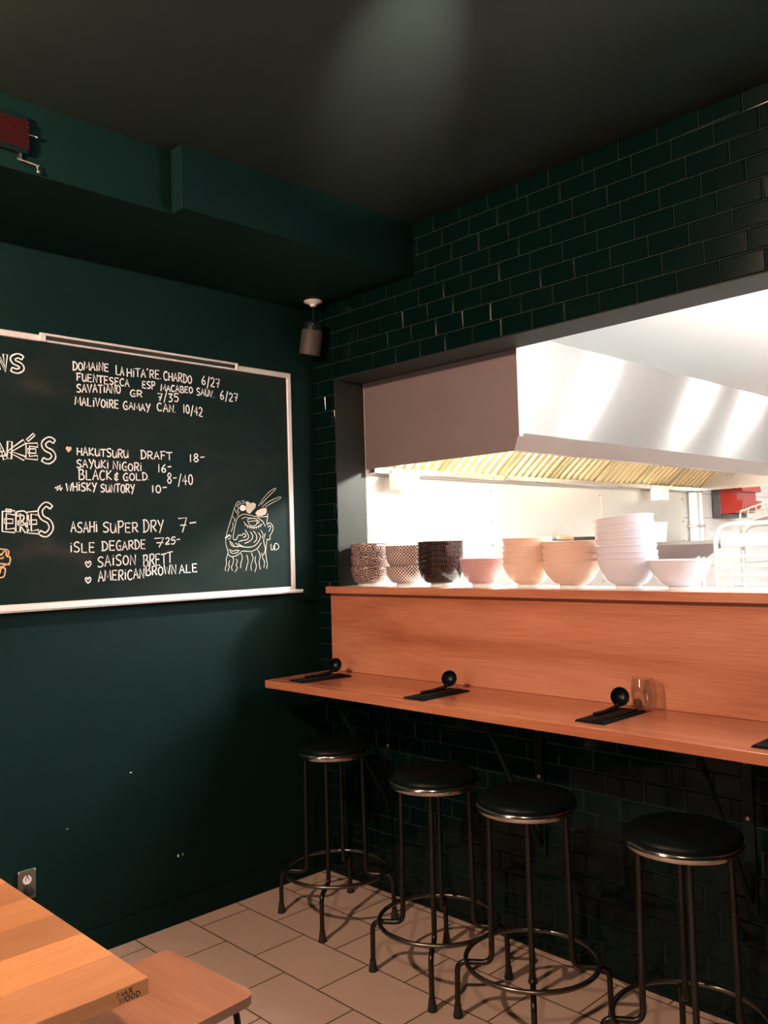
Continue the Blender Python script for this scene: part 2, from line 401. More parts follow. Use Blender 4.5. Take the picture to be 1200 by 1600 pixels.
def prism(bm, poly, axis, a, b, mi=0):
    """extrude a polygon (list of 2-D points) along axis from a to b"""
    def P(u, v, w): return {'x': (w, u, v), 'y': (u, w, v), 'z': (u, v, w)}[axis]
    A = [bm.verts.new(P(u, v, a)) for u, v in poly]; B = [bm.verts.new(P(u, v, b)) for u, v in poly]
    bm.faces.new(A).material_index = mi; bm.faces.new(B[::-1]).material_index = mi
    for i in range(len(poly)):
        j = (i+1) % len(poly); bm.faces.new((A[i], A[j], B[j], B[i])).material_index = mi
def ribbon(bm, pts, w, place, closed=False):
    """a flat chalk or ink stroke; place maps 2-D points to 3-D"""
    P = [Vector((p[0], p[1])) for p in pts]
    if closed: P.append(P[0])
    if len(P) < 2: return
    L, Rr = [], []
    for i, p in enumerate(P):
        a = P[max(i-1, 0)]; c = P[min(i+1, len(P)-1)]
        if closed and i in (0, len(P)-1): a, c = P[-2], P[1]
        t = (c-a)
        if t.length < 1e-9: t = Vector((1, 0))
        t.normalize(); nn = Vector((-t.y, t.x))
        ww = w*random.uniform(0.8, 1.15)*0.5
        L.append(bm.verts.new(place(p+nn*ww))); Rr.append(bm.verts.new(place(p-nn*ww)))
    for i in range(len(P)-1):
        try: bm.faces.new((L[i], L[i+1], Rr[i+1], Rr[i]))
        except ValueError: pass

# ------------------------------------------------------------------ setting: dining room
CEIL, SOFF = 3.11, 2.872
OPX, OPZ, LEDGE = 0.175, 2.483, 1.437
ROOMX, ROOMY = 5.2, -5.2
bm = bmesh.new(); box(bm, -0.1, ROOMX+0.1, ROOMY-0.1, 0.006, -0.1, 0.0)
struct('floor', bm, M_floor)
bm = bmesh.new(); box(bm, -0.1, ROOMX+0.1, ROOMY-0.1, 0.2, CEIL, CEIL+0.1)
struct('ceiling', bm, M_ceil)
# lower ceiling box along the chalkboard wall, a little wider towards the tiled wall
bm = bmesh.new()
prism(bm, [(0.0, 0.004), (0.75, 0.004), (0.75, -1.21), (0.675, -1.21), (0.675, ROOMY), (0.0, ROOMY)], 'z', SOFF, CEIL)
struct('wall_soffit', bm, M_wall)
bm = bmesh.new(); box(bm, -0.1, 0.0, ROOMY-0.1, 0.2, 0.0, CEIL)
def chip(y, z, pts, s):
    f = bm.faces.new([bm.verts.new((0.0006, y+a*s, z+b*s)) for a, b in pts]); f.material_index = 1
chip(-0.838, 0.289, [(0, -1), (.7, -.2), (.5, .7), (-.2, 1), (-.6, .2)], 0.008)
chip(-0.815, 0.290, [(0, -1), (.5, .2), (.1, 1), (-.5, .1)], 0.006)
chip(-1.058, 0.697, [(-1, -.4), (.8, -.5), (1, .3), (-.4, .5)], 0.006)
chip(-1.338, 0.529, [(-1, -.4), (.8, -.5), (1, .3), (-.4, .5)], 0.004)
struct('wall_left', bm, [M_wall, M_chip])
bm = bmesh.new(); box(bm, 0.0, 0.012, ROOMY, 0.004, 0.0, 0.10, bev=0.003)
struct('baseboard_left', bm, M_wall)
bm = bmesh.new(); box(bm, ROOMX, ROOMX+0.1, ROOMY-0.1, 0.2, 0.0, CEIL); struct('wall_right', bm, M_wall)
bm = bmesh.new(); box(bm, 0.0, ROOMX, ROOMY-0.1, ROOMY, 0.0, CEIL); struct('wall_front', bm, M_wall)

# tiled wall with the kitchen pass opening: real bevelled tiles over grout
TW, TH, G = 0.1556, 0.0791, 0.003
TX0, TZA = 2.27825, 3.04149
bm = bmesh.new()
box(bm, 0.0, OPX-0.004, 0.006, 0.2, 0.0, CEIL)
box(bm, OPX-0.004, ROOMX, 0.006, 0.2, OPZ+0.004, CEIL)
box(bm, OPX-0.004, ROOMX, 0.006, 0.2, 0.0, 1.404)
regions = [(0.0, OPX-0.004, 0.0, CEIL), (OPX-0.004, ROOMX, OPZ+0.004, CEIL), (OPX-0.004, ROOMX, 0.0, 0.984)]
rnd = random.Random(3)
r0 = int((TZA-CEIL)/TH)-2
for r in range(r0, 42):
    zb = TZA-r*TH
    for k in range(-22, 18):
        xr = TX0-k*TW+(r % 3)*TW/3
        a, b_, c, d = xr-TW+G/2, xr-G/2, zb+G/2, zb+TH-G/2
        for (rx0, rx1, rz0, rz1) in regions:
            x0, x1, z0, z1 = max(a, rx0), min(b_, rx1), max(c, rz0), min(d, rz1)
            if x1-x0 < 0.012 or z1-z0 < 0.012: continue
            e = 0.0045; tx = rnd.uniform(-1, 1)*0.0007; tz = rnd.uniform(-1, 1)*0.0006
            O = [bm.verts.new(p) for p in ((x0, 0.006, z0), (x1, 0.006, z0), (x1, 0.006, z1), (x0, 0.006, z1))]
            Q = [bm.verts.new(p) for p in ((x0, 0.0036, z0), (x1, 0.0036, z0), (x1, 0.0036, z1), (x0, 0.0036, z1))]
            I = [bm.verts.new(p) for p in ((x0+e, 0.0015-tx-tz, z0+e), (x1-e, 0.0015+tx-tz, z0+e), (x1-e, 0.0015+tx+tz, z1-e), (x0+e, 0.0015-tx+tz, z1-e))]
            bm.faces.new(I).material_index = 1
            for i in range(4):
                j = (i+1) % 4
                bm.faces.new((O[i], O[j], Q[j], Q[i])).material_index = 1
                bm.faces.new((Q[i], Q[j], I[j], I[i])).material_index = 1
struct('wall_back', bm, [M_grout, M_tile])
bm = bmesh.new(); box(bm, OPX-0.004, OPX, 0.001, 0.199, LEDGE, OPZ); struct('trim_1', bm, M_reveal)          # left reveal of the opening
bm = bmesh.new(); box(bm, OPX-0.004, ROOMX, 0.001, 0.199, OPZ, OPZ+0.004); struct('trim_2', bm, M_reveal)    # underside of the lintel

# ------------------------------------------------------------------ setting: kitchen
KX, KY, KC = 4.6, 6.6, 2.92
bm = bmesh.new(); box(bm, OPX-0.12, OPX, 0.2, KY, 0.0, KC); struct('wall_kitchen_left', bm, M_kwall)
bm = bmesh.new(); box(bm, OPX, KX, KY, KY+0.1, 0.0, KC); struct('wall_kitchen_back', bm, M_kwall)
bm = bmesh.new(); box(bm, KX, KX+0.1, 0.2, KY, 0.0, KC); struct('wall_kitchen_right', bm, M_kpaint)
bm = bmesh.new(); box(bm, OPX-0.12, KX+0.1, 0.2, KY+0.1, KC, KC+0.1); struct('ceiling_kitchen', bm, M_kpaint)
bm = bmesh.new(); box(bm, OPX-0.12, KX+0.1, 0.2, KY+0.1, -0.1, 0.0); struct('floor_kitchen', bm, M_kfloor)
bm = bmesh.new(); box(bm, OPX, KX, 0.2, 0.21, 0.0, LEDGE-0.04); struct('trim_3', bm, M_kpaint)

# stainless sheets on the kitchen wall below the hood
for i, (y0, y1, lb) in enumerate([(0.203, 1.239, 'stainless wall sheet under the hood, brightest one nearest the patterned bowls'),
                                 (1.243, 2.459, 'stainless wall sheet under the hood, behind the peach bowls'),
                                 (2.463, 3.68, 'stainless wall sheet under the hood, farthest one ending at the white pipes')]):
    bm = bmesh.new(); box(bm, OPX, OPX+0.004, y0, y1, 0.9, 2.0, bev=0.001, seg=1)
    p = obj('wall_sheet', bm, M_panel_steel); tag(p, lb, 'wall panel', 'stainless sheets below the hood')
    for z in (1.35, 1.62, 1.77, 1.95):
        bm = bmesh.new(); box(bm, OPX+0.004, OPX+0.008, y1-0.018, y1-0.008, z-0.005, z+0.005, bev=0.0015, seg=1); obj('rivet', bm, M_darkgrey, p)

# ------------------------------------------------------------------ extractor hood
HX0, HX1, HY0, HY1, HZ0, HZ1 = OPX, 1.16, 0.203, 3.95, 2.033, 2.556
hood = thing('extractor_hood', 'long stainless kitchen extractor hood with yellow-toned baffle filters behind the pass opening', 'hood', (HX0, HY0, HZ0))
def hobj(name, bm, m, parent=None, **k):
    bm.transform(Matrix.Translation((-HX0, -HY0, -HZ0)))
    return obj(name, bm, m, parent or hood, **k)
bm = bmesh.new(); prism(bm, [(HX0, HZ0), (HX1-0.032, HZ0), (HX1-0.002, HZ0+0.078), (HX1-0.002, HZ1), (HX0, HZ1)], 'y', HY0, HY0+0.012); hobj('end_panel', bm, M_steel_end)
bm = bmesh.new(); box(bm, HX0, HX1-0.002, HY1-0.012, HY1, HZ0-0.01, HZ1); hobj('end_panel', bm, M_steel)
bm = bmesh.new(); box(bm, HX1-0.012, HX1, HY0+0.03, HY1, HZ0+0.075, HZ1); hobj('front_panel', bm, M_steel_front)
bm = bmesh.new(); prism(bm, [(HX1-0.012, HZ0+0.078), (HX1+0.001, HZ0+0.078), (HX1-0.028, HZ0+0.002), (HX1-0.060, HZ0+0.002), (HX1-0.060, HZ0+0.012), (HX1-0.036, HZ0+0.012)], 'y', HY0+0.001, HY1)
hobj('front_lip', bm, M_hoodlip)
bm = bmesh.new(); box(bm, HX1-0.014, HX1+0.004, HY0-0.001, HY0+0.03, HZ0+0.06, HZ1, bev=0.002, seg=1); hobj('corner_flange', bm, M_steel_end)
bm = bmesh.new(); box(bm, HX0, HX1-0.013, HY0+0.013, HY1-0.013, HZ1-0.014, HZ1-0.002); hobj('top_panel', bm, M_steel)
bm = bmesh.new(); box(bm, HX0, HX0+0.055, HY0+0.012, HY1-0.012, HZ0-0.022, HZ0+0.01, bev=0.003, seg=1); hobj('grease_gutter', bm, M_steel)
# seven baffle filters leaning from the gutter up into the hood
F0, F1 = Vector((HX0+0.03, 0, HZ0+0.0)), Vector((HX0+0.56, 0, HZ0+0.44))
fd = (F1-F0); fl = fd.length; fd.normalize(); fn = Vector((fd.z, 0, -fd.x))
nfil = 7; span = (HY1-HY0-0.03)/nfil
for i in range(nfil):
    y0 = HY0+0.014+i*span; bm = bmesh.new()
    y1 = y0+span-0.004
    def slab(ya, yb, o0, o1, mi=0):
        vs = []
        for s in (0.0, fl):
            for yy, oo in ((ya, o0), (yb, o0), (yb, o1), (ya, o1)):
                q = F0+fd*s+fn*oo; vs.append(bm.verts.new((q.x, yy, q.z)))
        for f in ((0, 1, 2, 3), (7, 6, 5, 4), (0, 4, 5, 1), (1, 5, 6, 2), (2, 6, 7, 3), (3, 7, 4, 0)): bm.faces.new([vs[j] for j in f]).material_index = mi
    slab(y0, y1, -0.04, -0.034, 1)
    slab(y0, y0+0.018, -0.034, 0.006); slab(y1-0.018, y1, -0.034, 0.006)
    nb = 7; pw = (y1-y0-0.036)/nb
    for k in range(nb):
        c = y0+0.018+pw*(k+0.5); hw = pw*0.36; seg = 6; prev = None
        rows = []
        for j in range(seg+1):
            a = PI*j/seg; yy = c-hw*math.cos(a); oo = -0.03+0.034*math.sin(a)
            rr = []
            for s in (0.0, fl):
                q = F0+fd*s+fn*oo; rr.append(bm.verts.new((q.x, yy, q.z)))
            rows.append(rr)
        for j in range(seg):
            bm.faces.new((rows[j][0], rows[j+1][0], rows[j+1][1], rows[j][1]))
        bm.faces.new([r[0] for r in rows]); bm.faces.new([r[1] for r in rows])
    hobj('baffle_filter', bm, [M_filter, M_filter_gap])
for yy in (0.40, 3.15):
    bm = bmesh.new(); box(bm, HX0+0.06, HX0+0.115, yy-0.09, yy+0.09, HZ0-0.11, HZ0-0.022, bev=0.004, seg=1)
    box(bm, HX0+0.06, HX0+0.075, yy-0.07, yy+0.07, HZ0-0.03, HZ0+0.0)
    hobj('grease_cup', bm, M_whiteenam)
for yy in (0.75, 2.60):
    bm = bmesh.new(); lathe(bm, [(0, 0.16), (0.06, 0.16), (0.06, 0.07), (0.05, 0.06), (0, 0.06)], 20, center=(0.80, yy, HZ0+0.30))
    hobj('lamp_holder', bm, M_steel, smooth=True)

# unseen globe fittings added to go with the two kitchen fill lamps
def emis(name, c, s):
    m, nt, b = mat(name); setp(b, color=c, emit=c, emit_s=s); return m
M_lit = emis('lit_globe_glass', (1.0, 0.97, 0.94), 10.0)
for (lx, ly, lb) in ((4.2, 0.9, 'added kitchen fill globe near the pass at the right'), (4.2, 2.5, 'added kitchen fill globe farther back in the kitchen')):
    t = thing('fill_light_fitting', lb, 'light', (lx, ly, KC), group='added kitchen fill globes')
    bm = bmesh.new(); lathe(bm, [(0, 0), (0.07, 0), (0.065, -0.02), (0.012, -0.03), (0.012, -0.37), (0, -0.37)], 24); obj('ceiling_rose', bm, M_whiteenam, t, smooth=True)
    bm = bmesh.new(); lathe(bm, [(0.012, -0.36), (0.045, -0.375), (0.05, -0.395), (0.012, -0.395)], 24); obj('globe_collar', bm, M_whiteenam, t)
for (lx, ly, lb) in ((1.91, 2.23, 'small recessed kitchen downlight nearest the hood end'), (1.91, 3.70, 'small recessed kitchen downlight in the middle of the row'), (1.91, 4.64, 'small recessed kitchen downlight farthest back')):
    t = thing('downlight', lb, 'light', (lx, ly, KC), group='kitchen downlights')
    bm = bmesh.new(); lathe(bm, [(0.065, 0), (0.085, 0), (0.083, -0.012), (0.065, -0.016), (0.065, 0)], 28); obj('trim_ring', bm, M_whiteenam, t, smooth=True)
    bm = bmesh.new(); lathe(bm, [(0, -0.004), (0.064, -0.004), (0.064, -0.001), (0, -0.001)], 28); obj('lit_disc', bm, M_lit, t)

t = thing('fill_uplight_trough', 'unseen hanging uplight trough added to brighten the kitchen ceiling', 'light', (3.7, 1.7, KC))  # unseen trough, added to house the ceiling fill light
bm = bmesh.new(); box(bm, -0.09, 0.09, -1.35, 1.35, -1.04, -1.02, bev=0.002, seg=1); box(bm, -0.09, -0.085, -1.35, 1.35, -1.02, -0.975); box(bm, 0.085, 0.09, -1.35, 1.35, -1.02, -0.975); obj('trough', bm, M_whiteenam, t)
for yy in (-1.0, 1.0):
    bm = bmesh.new(); tube(bm, [(0, yy, -1.02), (0, yy, 0.0)], 0.004, 6); obj('hanger_rod', bm, M_steel, t)

# pipes on the far kitchen wall
for i, (yy, rr, lb) in enumerate([(3.775, 0.035, 'white vertical pipe on kitchen wall beside the last stainless sheet'), (3.875, 0.028, 'thinner white vertical pipe under the far end of the hood')]):
    bm = bmesh.new(); tube(bm, [(OPX+0.045, yy, 0.95), (OPX+0.045, yy, 2.00)], rr, 14); 
    o = obj('pipe', bm, M_whiteenam, smooth=True); tag(o, lb, 'pipe', 'white wall pipes')
    for z in (1.2, 1.72):
        b2 = bmesh.new(); box(b2, OPX, OPX+0.05+rr, yy-rr-0.006, yy+rr+0.006, z, z+0.02, bev=0.003, seg=1); obj('pipe_clip', b2, M_steel, o)

# stainless shelf with a slanted underside on the kitchen wall
sh = thing('wall_shelf', 'stainless wall shelf with slanted dark underside behind the lavender bowls', 'shelf', (OPX+0.004, 1.5, 1.46))
bm = bmesh.new(); box(bm, 0, 0.235, 0, 2.45, 0.125, 0.152, bev=0.003, seg=1); obj('shelf_top', bm, M_steel, sh)
bm = bmesh.new(); prism(bm, [(0.0, 0.125), (0.225, 0.125), (0.03, 0.0), (0.0, 0.0)], 'y', 0.0, 2.45); obj('slanted_brace', bm, M_steel_end, sh)  # darker steel puts the underside's shade into its colour
SZ = 1.612
pan = thing('frying_pan', 'black frying pan on kitchen shelf behind the second peach stack', 'pan', (0.30, 2.02, SZ))
bm = bmesh.new(); lathe(bm, [(0, 0), (0.13, 0), (0.155, 0.045), (0.160, 0.047), (0.150, 0.040), (0.128, 0.006), (0, 0.006)], 36); obj('pan_body', bm, M_blackpan, pan, smooth=True)
bm = bmesh.new(); tube(bm, [(0.02, -0.15, 0.035), (0.025, -0.22, 0.042), (0.03, -0.33, 0.046)], [0.012, 0.014, 0.012], 10); obj('handle', bm, M_woodhandle, pan, smooth=True)
pl = bmesh.new(); lathe(pl, [(0, 0.0), (0.06, 0.0), (0.065, 0.006), (0.105, 0.018), (0.107, 0.020), (0.10, 0.018), (0.06, 0.010), (0, 0.009)], 32)
o = obj('plate', pl, M_whiteenam, smooth=True); o.location = (0.305, 1.66, SZ); tag(o, 'white plate on kitchen shelf in front of the frying pan', 'plate')
o['label'] = 'white plate on kitchen shelf beside the frying pan handle'
ct = thing('food_container', 'white square food container on kitchen shelf right of the tall lavender stack', 'container', (0.285, 3.15, SZ))
bm = bmesh.new(); prism(bm, [(-0.075, 0), (0.075, 0), (0.09, 0.13), (-0.09, 0.13)], 'y', -0.42, -0.12); obj('tub', bm, M_whiteenam, ct)
bm = bmesh.new(); box(bm, -0.095, 0.095, -0.425, -0.115, 0.13, 0.142, bev=0.003, seg=1); obj('lid', bm, M_white, ct)

# red dispenser on the white kitchen tile
rd = thing('wall_dispenser', 'red plastic wall dispenser with dark backplate on white kitchen tile below the hood', 'dispenser', (OPX, 4.40, 1.80))
bm = bmesh.new(); box(bm, 0.0, 0.075, -0.20, 0.20, 0.0, 0.28, bev=0.004, seg=1); obj('backplate', bm, M_darkgrey, rd)
bm = bmesh.new()
prism(bm, [(0.075, 0.03), (0.20, 0.035), (0.245, 0.06), (0.262, 0.11), (0.262, 0.135), (0.215, 0.14), (0.215, 0.205), (0.262, 0.21), (0.255, 0.30), (0.075, 0.30)], 'y', -0.19, 0.19)
obj('cover', bm, M_red, rd)
bm = bmesh.new(); box(bm, 0.075, 0.14, -0.17, 0.17, 0.0, 0.03, bev=0.003, seg=1); obj('outlet_slot', bm, M_darkgrey, rd)

# white tube dish rack trolley
tr = thing('dish_trolley', 'white tubular dish trolley with slatted side behind the pass at the right', 'trolley', (0.70, 3.1, 0.0))
for yy, nm in ((0.0, 'tube_frame'), (0.45, 'tube_frame')):
    bm = bmesh.new(); tube(bm, arc_path([(0, yy, 0.10), (0, yy, 1.722), (0.62, yy, 1.722), (0.62, yy, 0.10)], 0.13, 10), 0.016, 12); obj(nm, bm, M_trolley, tr, smooth=True)
for z in (1.305, 1.368, 1.433, 1.498):
    bm = bmesh.new(); box(bm, 0.016, 0.604, -0.012, 0.012, z-0.013, z+0.013, bev=0.004, seg=1); obj('slat', bm, M_trolley, tr)
bm = bmesh.new(); box(bm, 0.018, 0.602, 0.0, 0.45, 0.9, 0.92); obj('shelf', bm, M_trolley, tr)
for x in (0.115, 0.20):
    bm = bmesh.new(); tube(bm, [(x, -0.024, 1.18), (x, -0.024, 1.535)], 0.009, 8); obj('upright_rod', bm, M_trolley, tr, smooth=True)
for x in (0, 0.62):
    for yy in (0, 0.45):
        bm = bmesh.new(); tube(bm, [(x-0.015, yy, 0.05), (x+0.015, yy, 0.05)], 0.05, 16); obj('castor', bm, M_rubber, tr, smooth=True)
bm = bmesh.new(); box(bm, 0.02, 0.60, 0.02, 0.43, 1.56, 1.655, bev=0.012); 
obj('tray_bin', bm, M_trolley, tr)
bm = bmesh.new(); tube(bm, [(0.09, 0.22, 1.655), (0.09, 0.22, 1.80)], 0.007, 8); obj('upright_rod', bm, M_steel, tr, smooth=True)
bk = thing('wire_basket', 'tilted brown wire basket on top of the white dish trolley', 'basket', (0.98, 3.32, 1.742))
bm = bmesh.new()
def T(u, v, w): return Vector((u*math.cos(-0.28)-w*math.sin(-0.28)*0-0.0, v, w+u*0.28))
for w in (0.02, 0.11):
    tube(bm, [T(-0.14, -0.12, w), T(0.26, -0.12, w), T(0.26, 0.12, w), T(-0.14, 0.12, w)], 0.006, 8, closed=True)
for k in range(8):
    u = -0.14+0.4*k/7
    for vv in (-0.12, 0.12): tube(bm, [T(u, vv, 0.02), T(u, vv, 0.11)], 0.004, 6)
    tube(bm, [T(u, -0.12, 0.02), T(u, 0.12, 0.02)], 0.004, 6)
obj('wire_frame', bm, M_bolt, bk, smooth=True)
bm = bmesh.new(); box(bm, -0.06, 0.20, -0.10, 0.10, -0.020, -0.008); 
for x in (-0.05, 0.18):
    box(bm, x, x+0.015, -0.10, 0.10, -0.004, 0.02+0.28*x+0.02)
obj('stand', bm, M_bolt, bk)
# steel worktop under the trolley side and along the pass
wt = thing('prep_table', 'stainless prep table standing against the pass wall in the kitchen', 'table', (1.0, 0.22, 0.0))
bm = bmesh.new(); box(bm, 0, 2.6, 0.0, 0.6, 0.86, 0.90, bev=0.004, seg=1); obj('tabletop', bm, M_steel, wt)
for x in (0.05, 2.55):
    for y in (0.05, 0.55):
        bm = bmesh.new(); tube(bm, [(x, y, 0), (x, y, 0.86)], 0.02, 10); obj('leg', bm, M_steel, wt, smooth=True)

# ------------------------------------------------------------------ bar joinery
bm = bmesh.new(); box(bm, 0.125, ROOMX, -0.019, -0.001, 1.0205, 1.404, bev=0.0015, seg=1)
o = obj('counter_backboard', bm, M_cherry); tag(o, 'broad reddish wooden board between the bar counter and the bowl shelf', 'panel')
ps = thing('pass_shelf', 'wooden topped pass shelf carrying the stacked bowls', 'shelf', (0.125, 0, 1.405))
bm = bmesh.new(); box(bm, 0.0, 0.049, -0.05, 0.0, 0.0, 0.032, bev=0.0015, seg=1)
box(bm, 0.0, ROOMX-0.125, -0.05, -0.0005, 0.0, 0.032, bev=0.0015, seg=1) if False else None
bm.free(); bm = bmesh.new()
prism(bm, [(0.0, -0.05), (ROOMX-0.125, -0.05), (ROOMX-0.125, 0.26), (0.051, 0.26), (0.051, 0.0), (0.0, 0.0)], 'z', 0.0, 0.029)
obj('shelf_board', bm, M_cherry, ps)
bm = bmesh.new(); box(bm, 0.053, ROOMX-0.125, -0.01, 0.26, 0.029, 0.032); obj('steel_top_sheet', bm, M_whiteenam, ps)  # white enamel puts the glare on the steel into its colour
bm = bmesh.new(); box(bm, 0.0, ROOMX-0.125, -0.05, -0.012, 0.0285, 0.0325, bev=0.001, seg=1); obj('front_edging', bm, M_cherry, ps)

bm = bmesh.new(); box(bm, 0.122, ROOMX, -0.435, -0.001, 0.985, 1.02, bev=0.002)
o = obj('bar_counter', bm, M_counter); tag(o, 'long lacquered reddish wooden bar counter along the black tiled wall', 'counter')

# brackets under the counter
brk = thing('counter_bracket', 'black triangular bracket with two bolts under the counter above the farthest stool', 'bracket', (0.495, 0, 0.985), group='brackets under the bar counter')
bm = bmesh.new(); box(bm, -0.02, 0.02, -0.008, 0.0, -0.60, 0.0, bev=0.0015, seg=1); obj('wall_bar', bm, M_blackmetal, brk)
bm = bmesh.new(); box(bm, -0.02, 0.02, -0.38, -0.008, -0.008, 0.0, bev=0.0015, seg=1); obj('top_bar', bm, M_blackmetal, brk)
bm = bmesh.new(); tube(bm, [(0, -0.34, -0.010), (0, -0.012, -0.56)], 0.010, 8); obj('brace', bm, M_blackmetal, brk, smooth=True)
for z in (-0.105, -0.29):
    bm = bmesh.new(); lathe(bm, [(0.0, 0.009), (0.005, 0.008), (0.009, 0.004), (0.010, 0.0), (0.0, 0.0)], 14)
    bm.transform(Matrix.Translation((0, -0.008, z)) @ Matrix.Rotation(PI/2, 4, 'X')); obj('bolt', bm, M_bolt, brk, smooth=True)
dup(brk, (1.355, 0, 0.985), 0, 'black triangular bracket with two bolts under the counter above the third stool from the left')
dup(brk, (2.187, 0, 0.985), 0, 'black triangular bracket with two bolts under the counter at the right above the nearest stool')

# ------------------------------------------------------------------ bar stools
SR, SH = 0.168, 0.725
st = thing('bar_stool', 'black round bar stool in the corner by the chalkboard wall, farthest of the four', 'stool', (0.467, -0.322, 0), math.radians(35), 'bar stools along the counter')
bm = bmesh.new(); lathe(bm, [(0, 0.004), (SR-0.012, 0.004), (SR-0.004, 0.008), (SR, 0.016), (SR-0.002, 0.026), (SR-0.02, 0.038), (SR-0.06, 0.045), (0, 0.047)], 56)
bm.transform(Matrix.Translation((0, 0, SH))); obj('seat', bm, M_vinyl, st, smooth=True, angle=70)
bm = bmesh.new(); lathe(bm, [(SR-0.02, -0.012), (SR+0.001, -0.012), (SR+0.004, -0.008), (SR+0.005, 0.0), (SR+0.004, 0.009), (SR+0.001, 0.012), (SR-0.014, 0.012), (SR-0.02, -0.012)], 64)
bm.transform(Matrix.Translation((0, 0, SH))); obj('seat_rim', bm, M_rim, st, smooth=True, angle=50)
bm = bmesh.new(); lathe(bm, [(0, 0.0), (SR-0.021, 0.0), (SR-0.021, 0.0035), (0, 0.0035)], 40); bm.transform(Matrix.Translation((0, 0, SH-0.002))); obj('seat_plate', bm, M_iron, st)
bm = bmesh.new(); tube(bm, [(0.225*math.cos(2*PI*k/64), 0.225*math.sin(2*PI*k/64), 0.207) for k in range(64)], 0.0085, 10, closed=True); obj('foot_ring', bm, M_ring, st, smooth=True)
for k in range(4):
    a = k*PI/2; c, s = math.cos(a), math.sin(a)
    bm = bmesh.new()
    tube(bm, arc_path([(0.130*c, 0.130*s, SH-0.003), (0.136*c, 0.136*s, 0.188), (0.255*c, 0.255*s, 0.188), (0.258*c, 0.258*s, 0.012)], 0.035, 8), 0.0098, 12)
    lg = obj('leg', bm, M_iron, st, smooth=True)
    bm = bmesh.new(); lathe(bm, [(0, 0), (0.0165, 0.0), (0.0175, 0.004), (0.0145, 0.018), (0.0118, 0.040), (0.0118, 0.044), (0.0098, 0.044)], 16, center=(0.258*c, 0.258*s, 0)); obj('rubber_tip', bm, M_rubber, lg, smooth=True)
dup(st, (1.158, -0.41, 0), math.radians(36), 'black round bar stool second from the chalkboard wall')
dup(st, (1.607, -0.432, 0), math.radians(37), 'black round bar stool third from the chalkboard wall')
dup(st, (2.172, -0.424, 0), math.radians(33), 'black round bar stool nearest the viewer at the right, fourth along the counter')

# ------------------------------------------------------------------ place settings and glasses
CT = 1.02
def napkin_bm():
    b = bmesh.new(); box(b, -0.056, 0.056, -0.14, 0.14, 0.0, 0.004, bev=0.0015, seg=1)
    box(b, -0.052, 0.050, -0.137, 0.136, 0.004, 0.007, bev=0.001, seg=1); return b
def spoon_parts(root):
    b = bmesh.new(); n = 14; m_ = 8        # deep soup spoon bowl standing up off the napkin
    def P(u, v, inner):
        a = 2*PI*u/n; ph = PI/2*v/m_; k = 0.94 if inner else 1.0
        return Vector((0.033*k*math.sin(ph)*math.cos(a), 0.036*k*math.sin(ph)*math.sin(a), -0.026*k*math.cos(ph)))
    tilt = Matrix.Translation((0, 0.055, 0.043)) @ Matrix.Rotation(math.radians(30), 4, 'Z') @ Matrix.Rotation(math.radians(62), 4, 'X')
    for inner in (False, True):
        rows = [[b.verts.new(tilt @ P(0, 0, inner))]]+[[b.verts.new(tilt @ P(u, v, inner)) for u in range(n)] for v in range(1, m_+1)]
        for u in range(n):
            b.faces.new((rows[0][0], rows[1][u], rows[1][(u+1) % n]))
            for v in range(1, m_): b.faces.new((rows[v][u], rows[v+1][u], rows[v+1][(u+1) % n], rows[v][(u+1) % n]))
        if inner:
            for u in range(n): b.faces.new((last[u], rows[m_][u], rows[m_][(u+1) % n], last[(u+1) % n]))
        last = rows[m_]
    obj('spoon_bowl', b, M_blackmel, root, smooth=True, angle=60)
    b = bmesh.new(); tube(b, [(0, 0.045, 0.018), (0, 0.02, 0.010), (0.0, -0.05, 0.007), (0, -0.115, 0.0075)], [0.008, 0.008, 0.0065, 0.006], 8); obj('handle', b, M_blackmel, root, smooth=True)
SETS = [(0.315, -0.255, -0.10, 'dim place at the left end of the counter', 'farthest left on the bar counter'),
        (1.052, -0.262, 0.0, 'place above the second stool', 'second from the left on the bar counter'),
        (1.832, -0.235, 0.0, 'place beside the clear glass', 'on the bar counter beside the clear glass'),
        (2.425, -0.245, 0.0, 'place cut by the right edge', 'on the bar counter at the right edge of the picture')]
nk0 = sp0 = cs0 = None
for i, (x, y, rz, d1, d2) in enumerate(SETS):
    l1 = 'folded black napkin, '+d2; l2 = 'black soup spoon, '+d2
    if nk0 is None:
        nk0 = obj('napkin', napkin_bm(), M_napkin); tag(nk0, l1, 'napkin', 'black napkins on the bar counter'); nk = nk0
        nk.location = (x, y, CT); nk.rotation_euler = (0, 0, rz)
        sp0 = thing('soup_spoon', l2, 'spoon', (x-0.030, y+0.055, CT+0.007), rz, 'black spoons on the bar counter'); spoon_parts(sp0)
        b = bmesh.new(); tube(b, [(0, -0.125, 0.0036), (0, 0.125, 0.0036)], [0.0022, 0.0035], 8); cs0 = obj('chopstick', b, M_blackmel, smooth=True)
        tag(cs0, '', 'chopstick', 'chopsticks on the bar counter')
        c1 = cs0
    else:
        dup(nk0, (x, y, CT), rz, l1); dup(sp0, (x-0.030, y+0.055, CT+0.007), rz, l2); c1 = dup(cs0, (0, 0, 0), 0, '')
    c2 = dup(cs0, (0, 0, 0), 0, '')
    for c, dx, lb in ((c1, 0.012, 'inner black chopstick, '), (c2, 0.030, 'outer black chopstick, ')):
        c.location = (x+dx, y-0.012, CT+0.007); c.rotation_euler = (0, 0, rz); c['label'] = lb+d2
gl = bmesh.new()
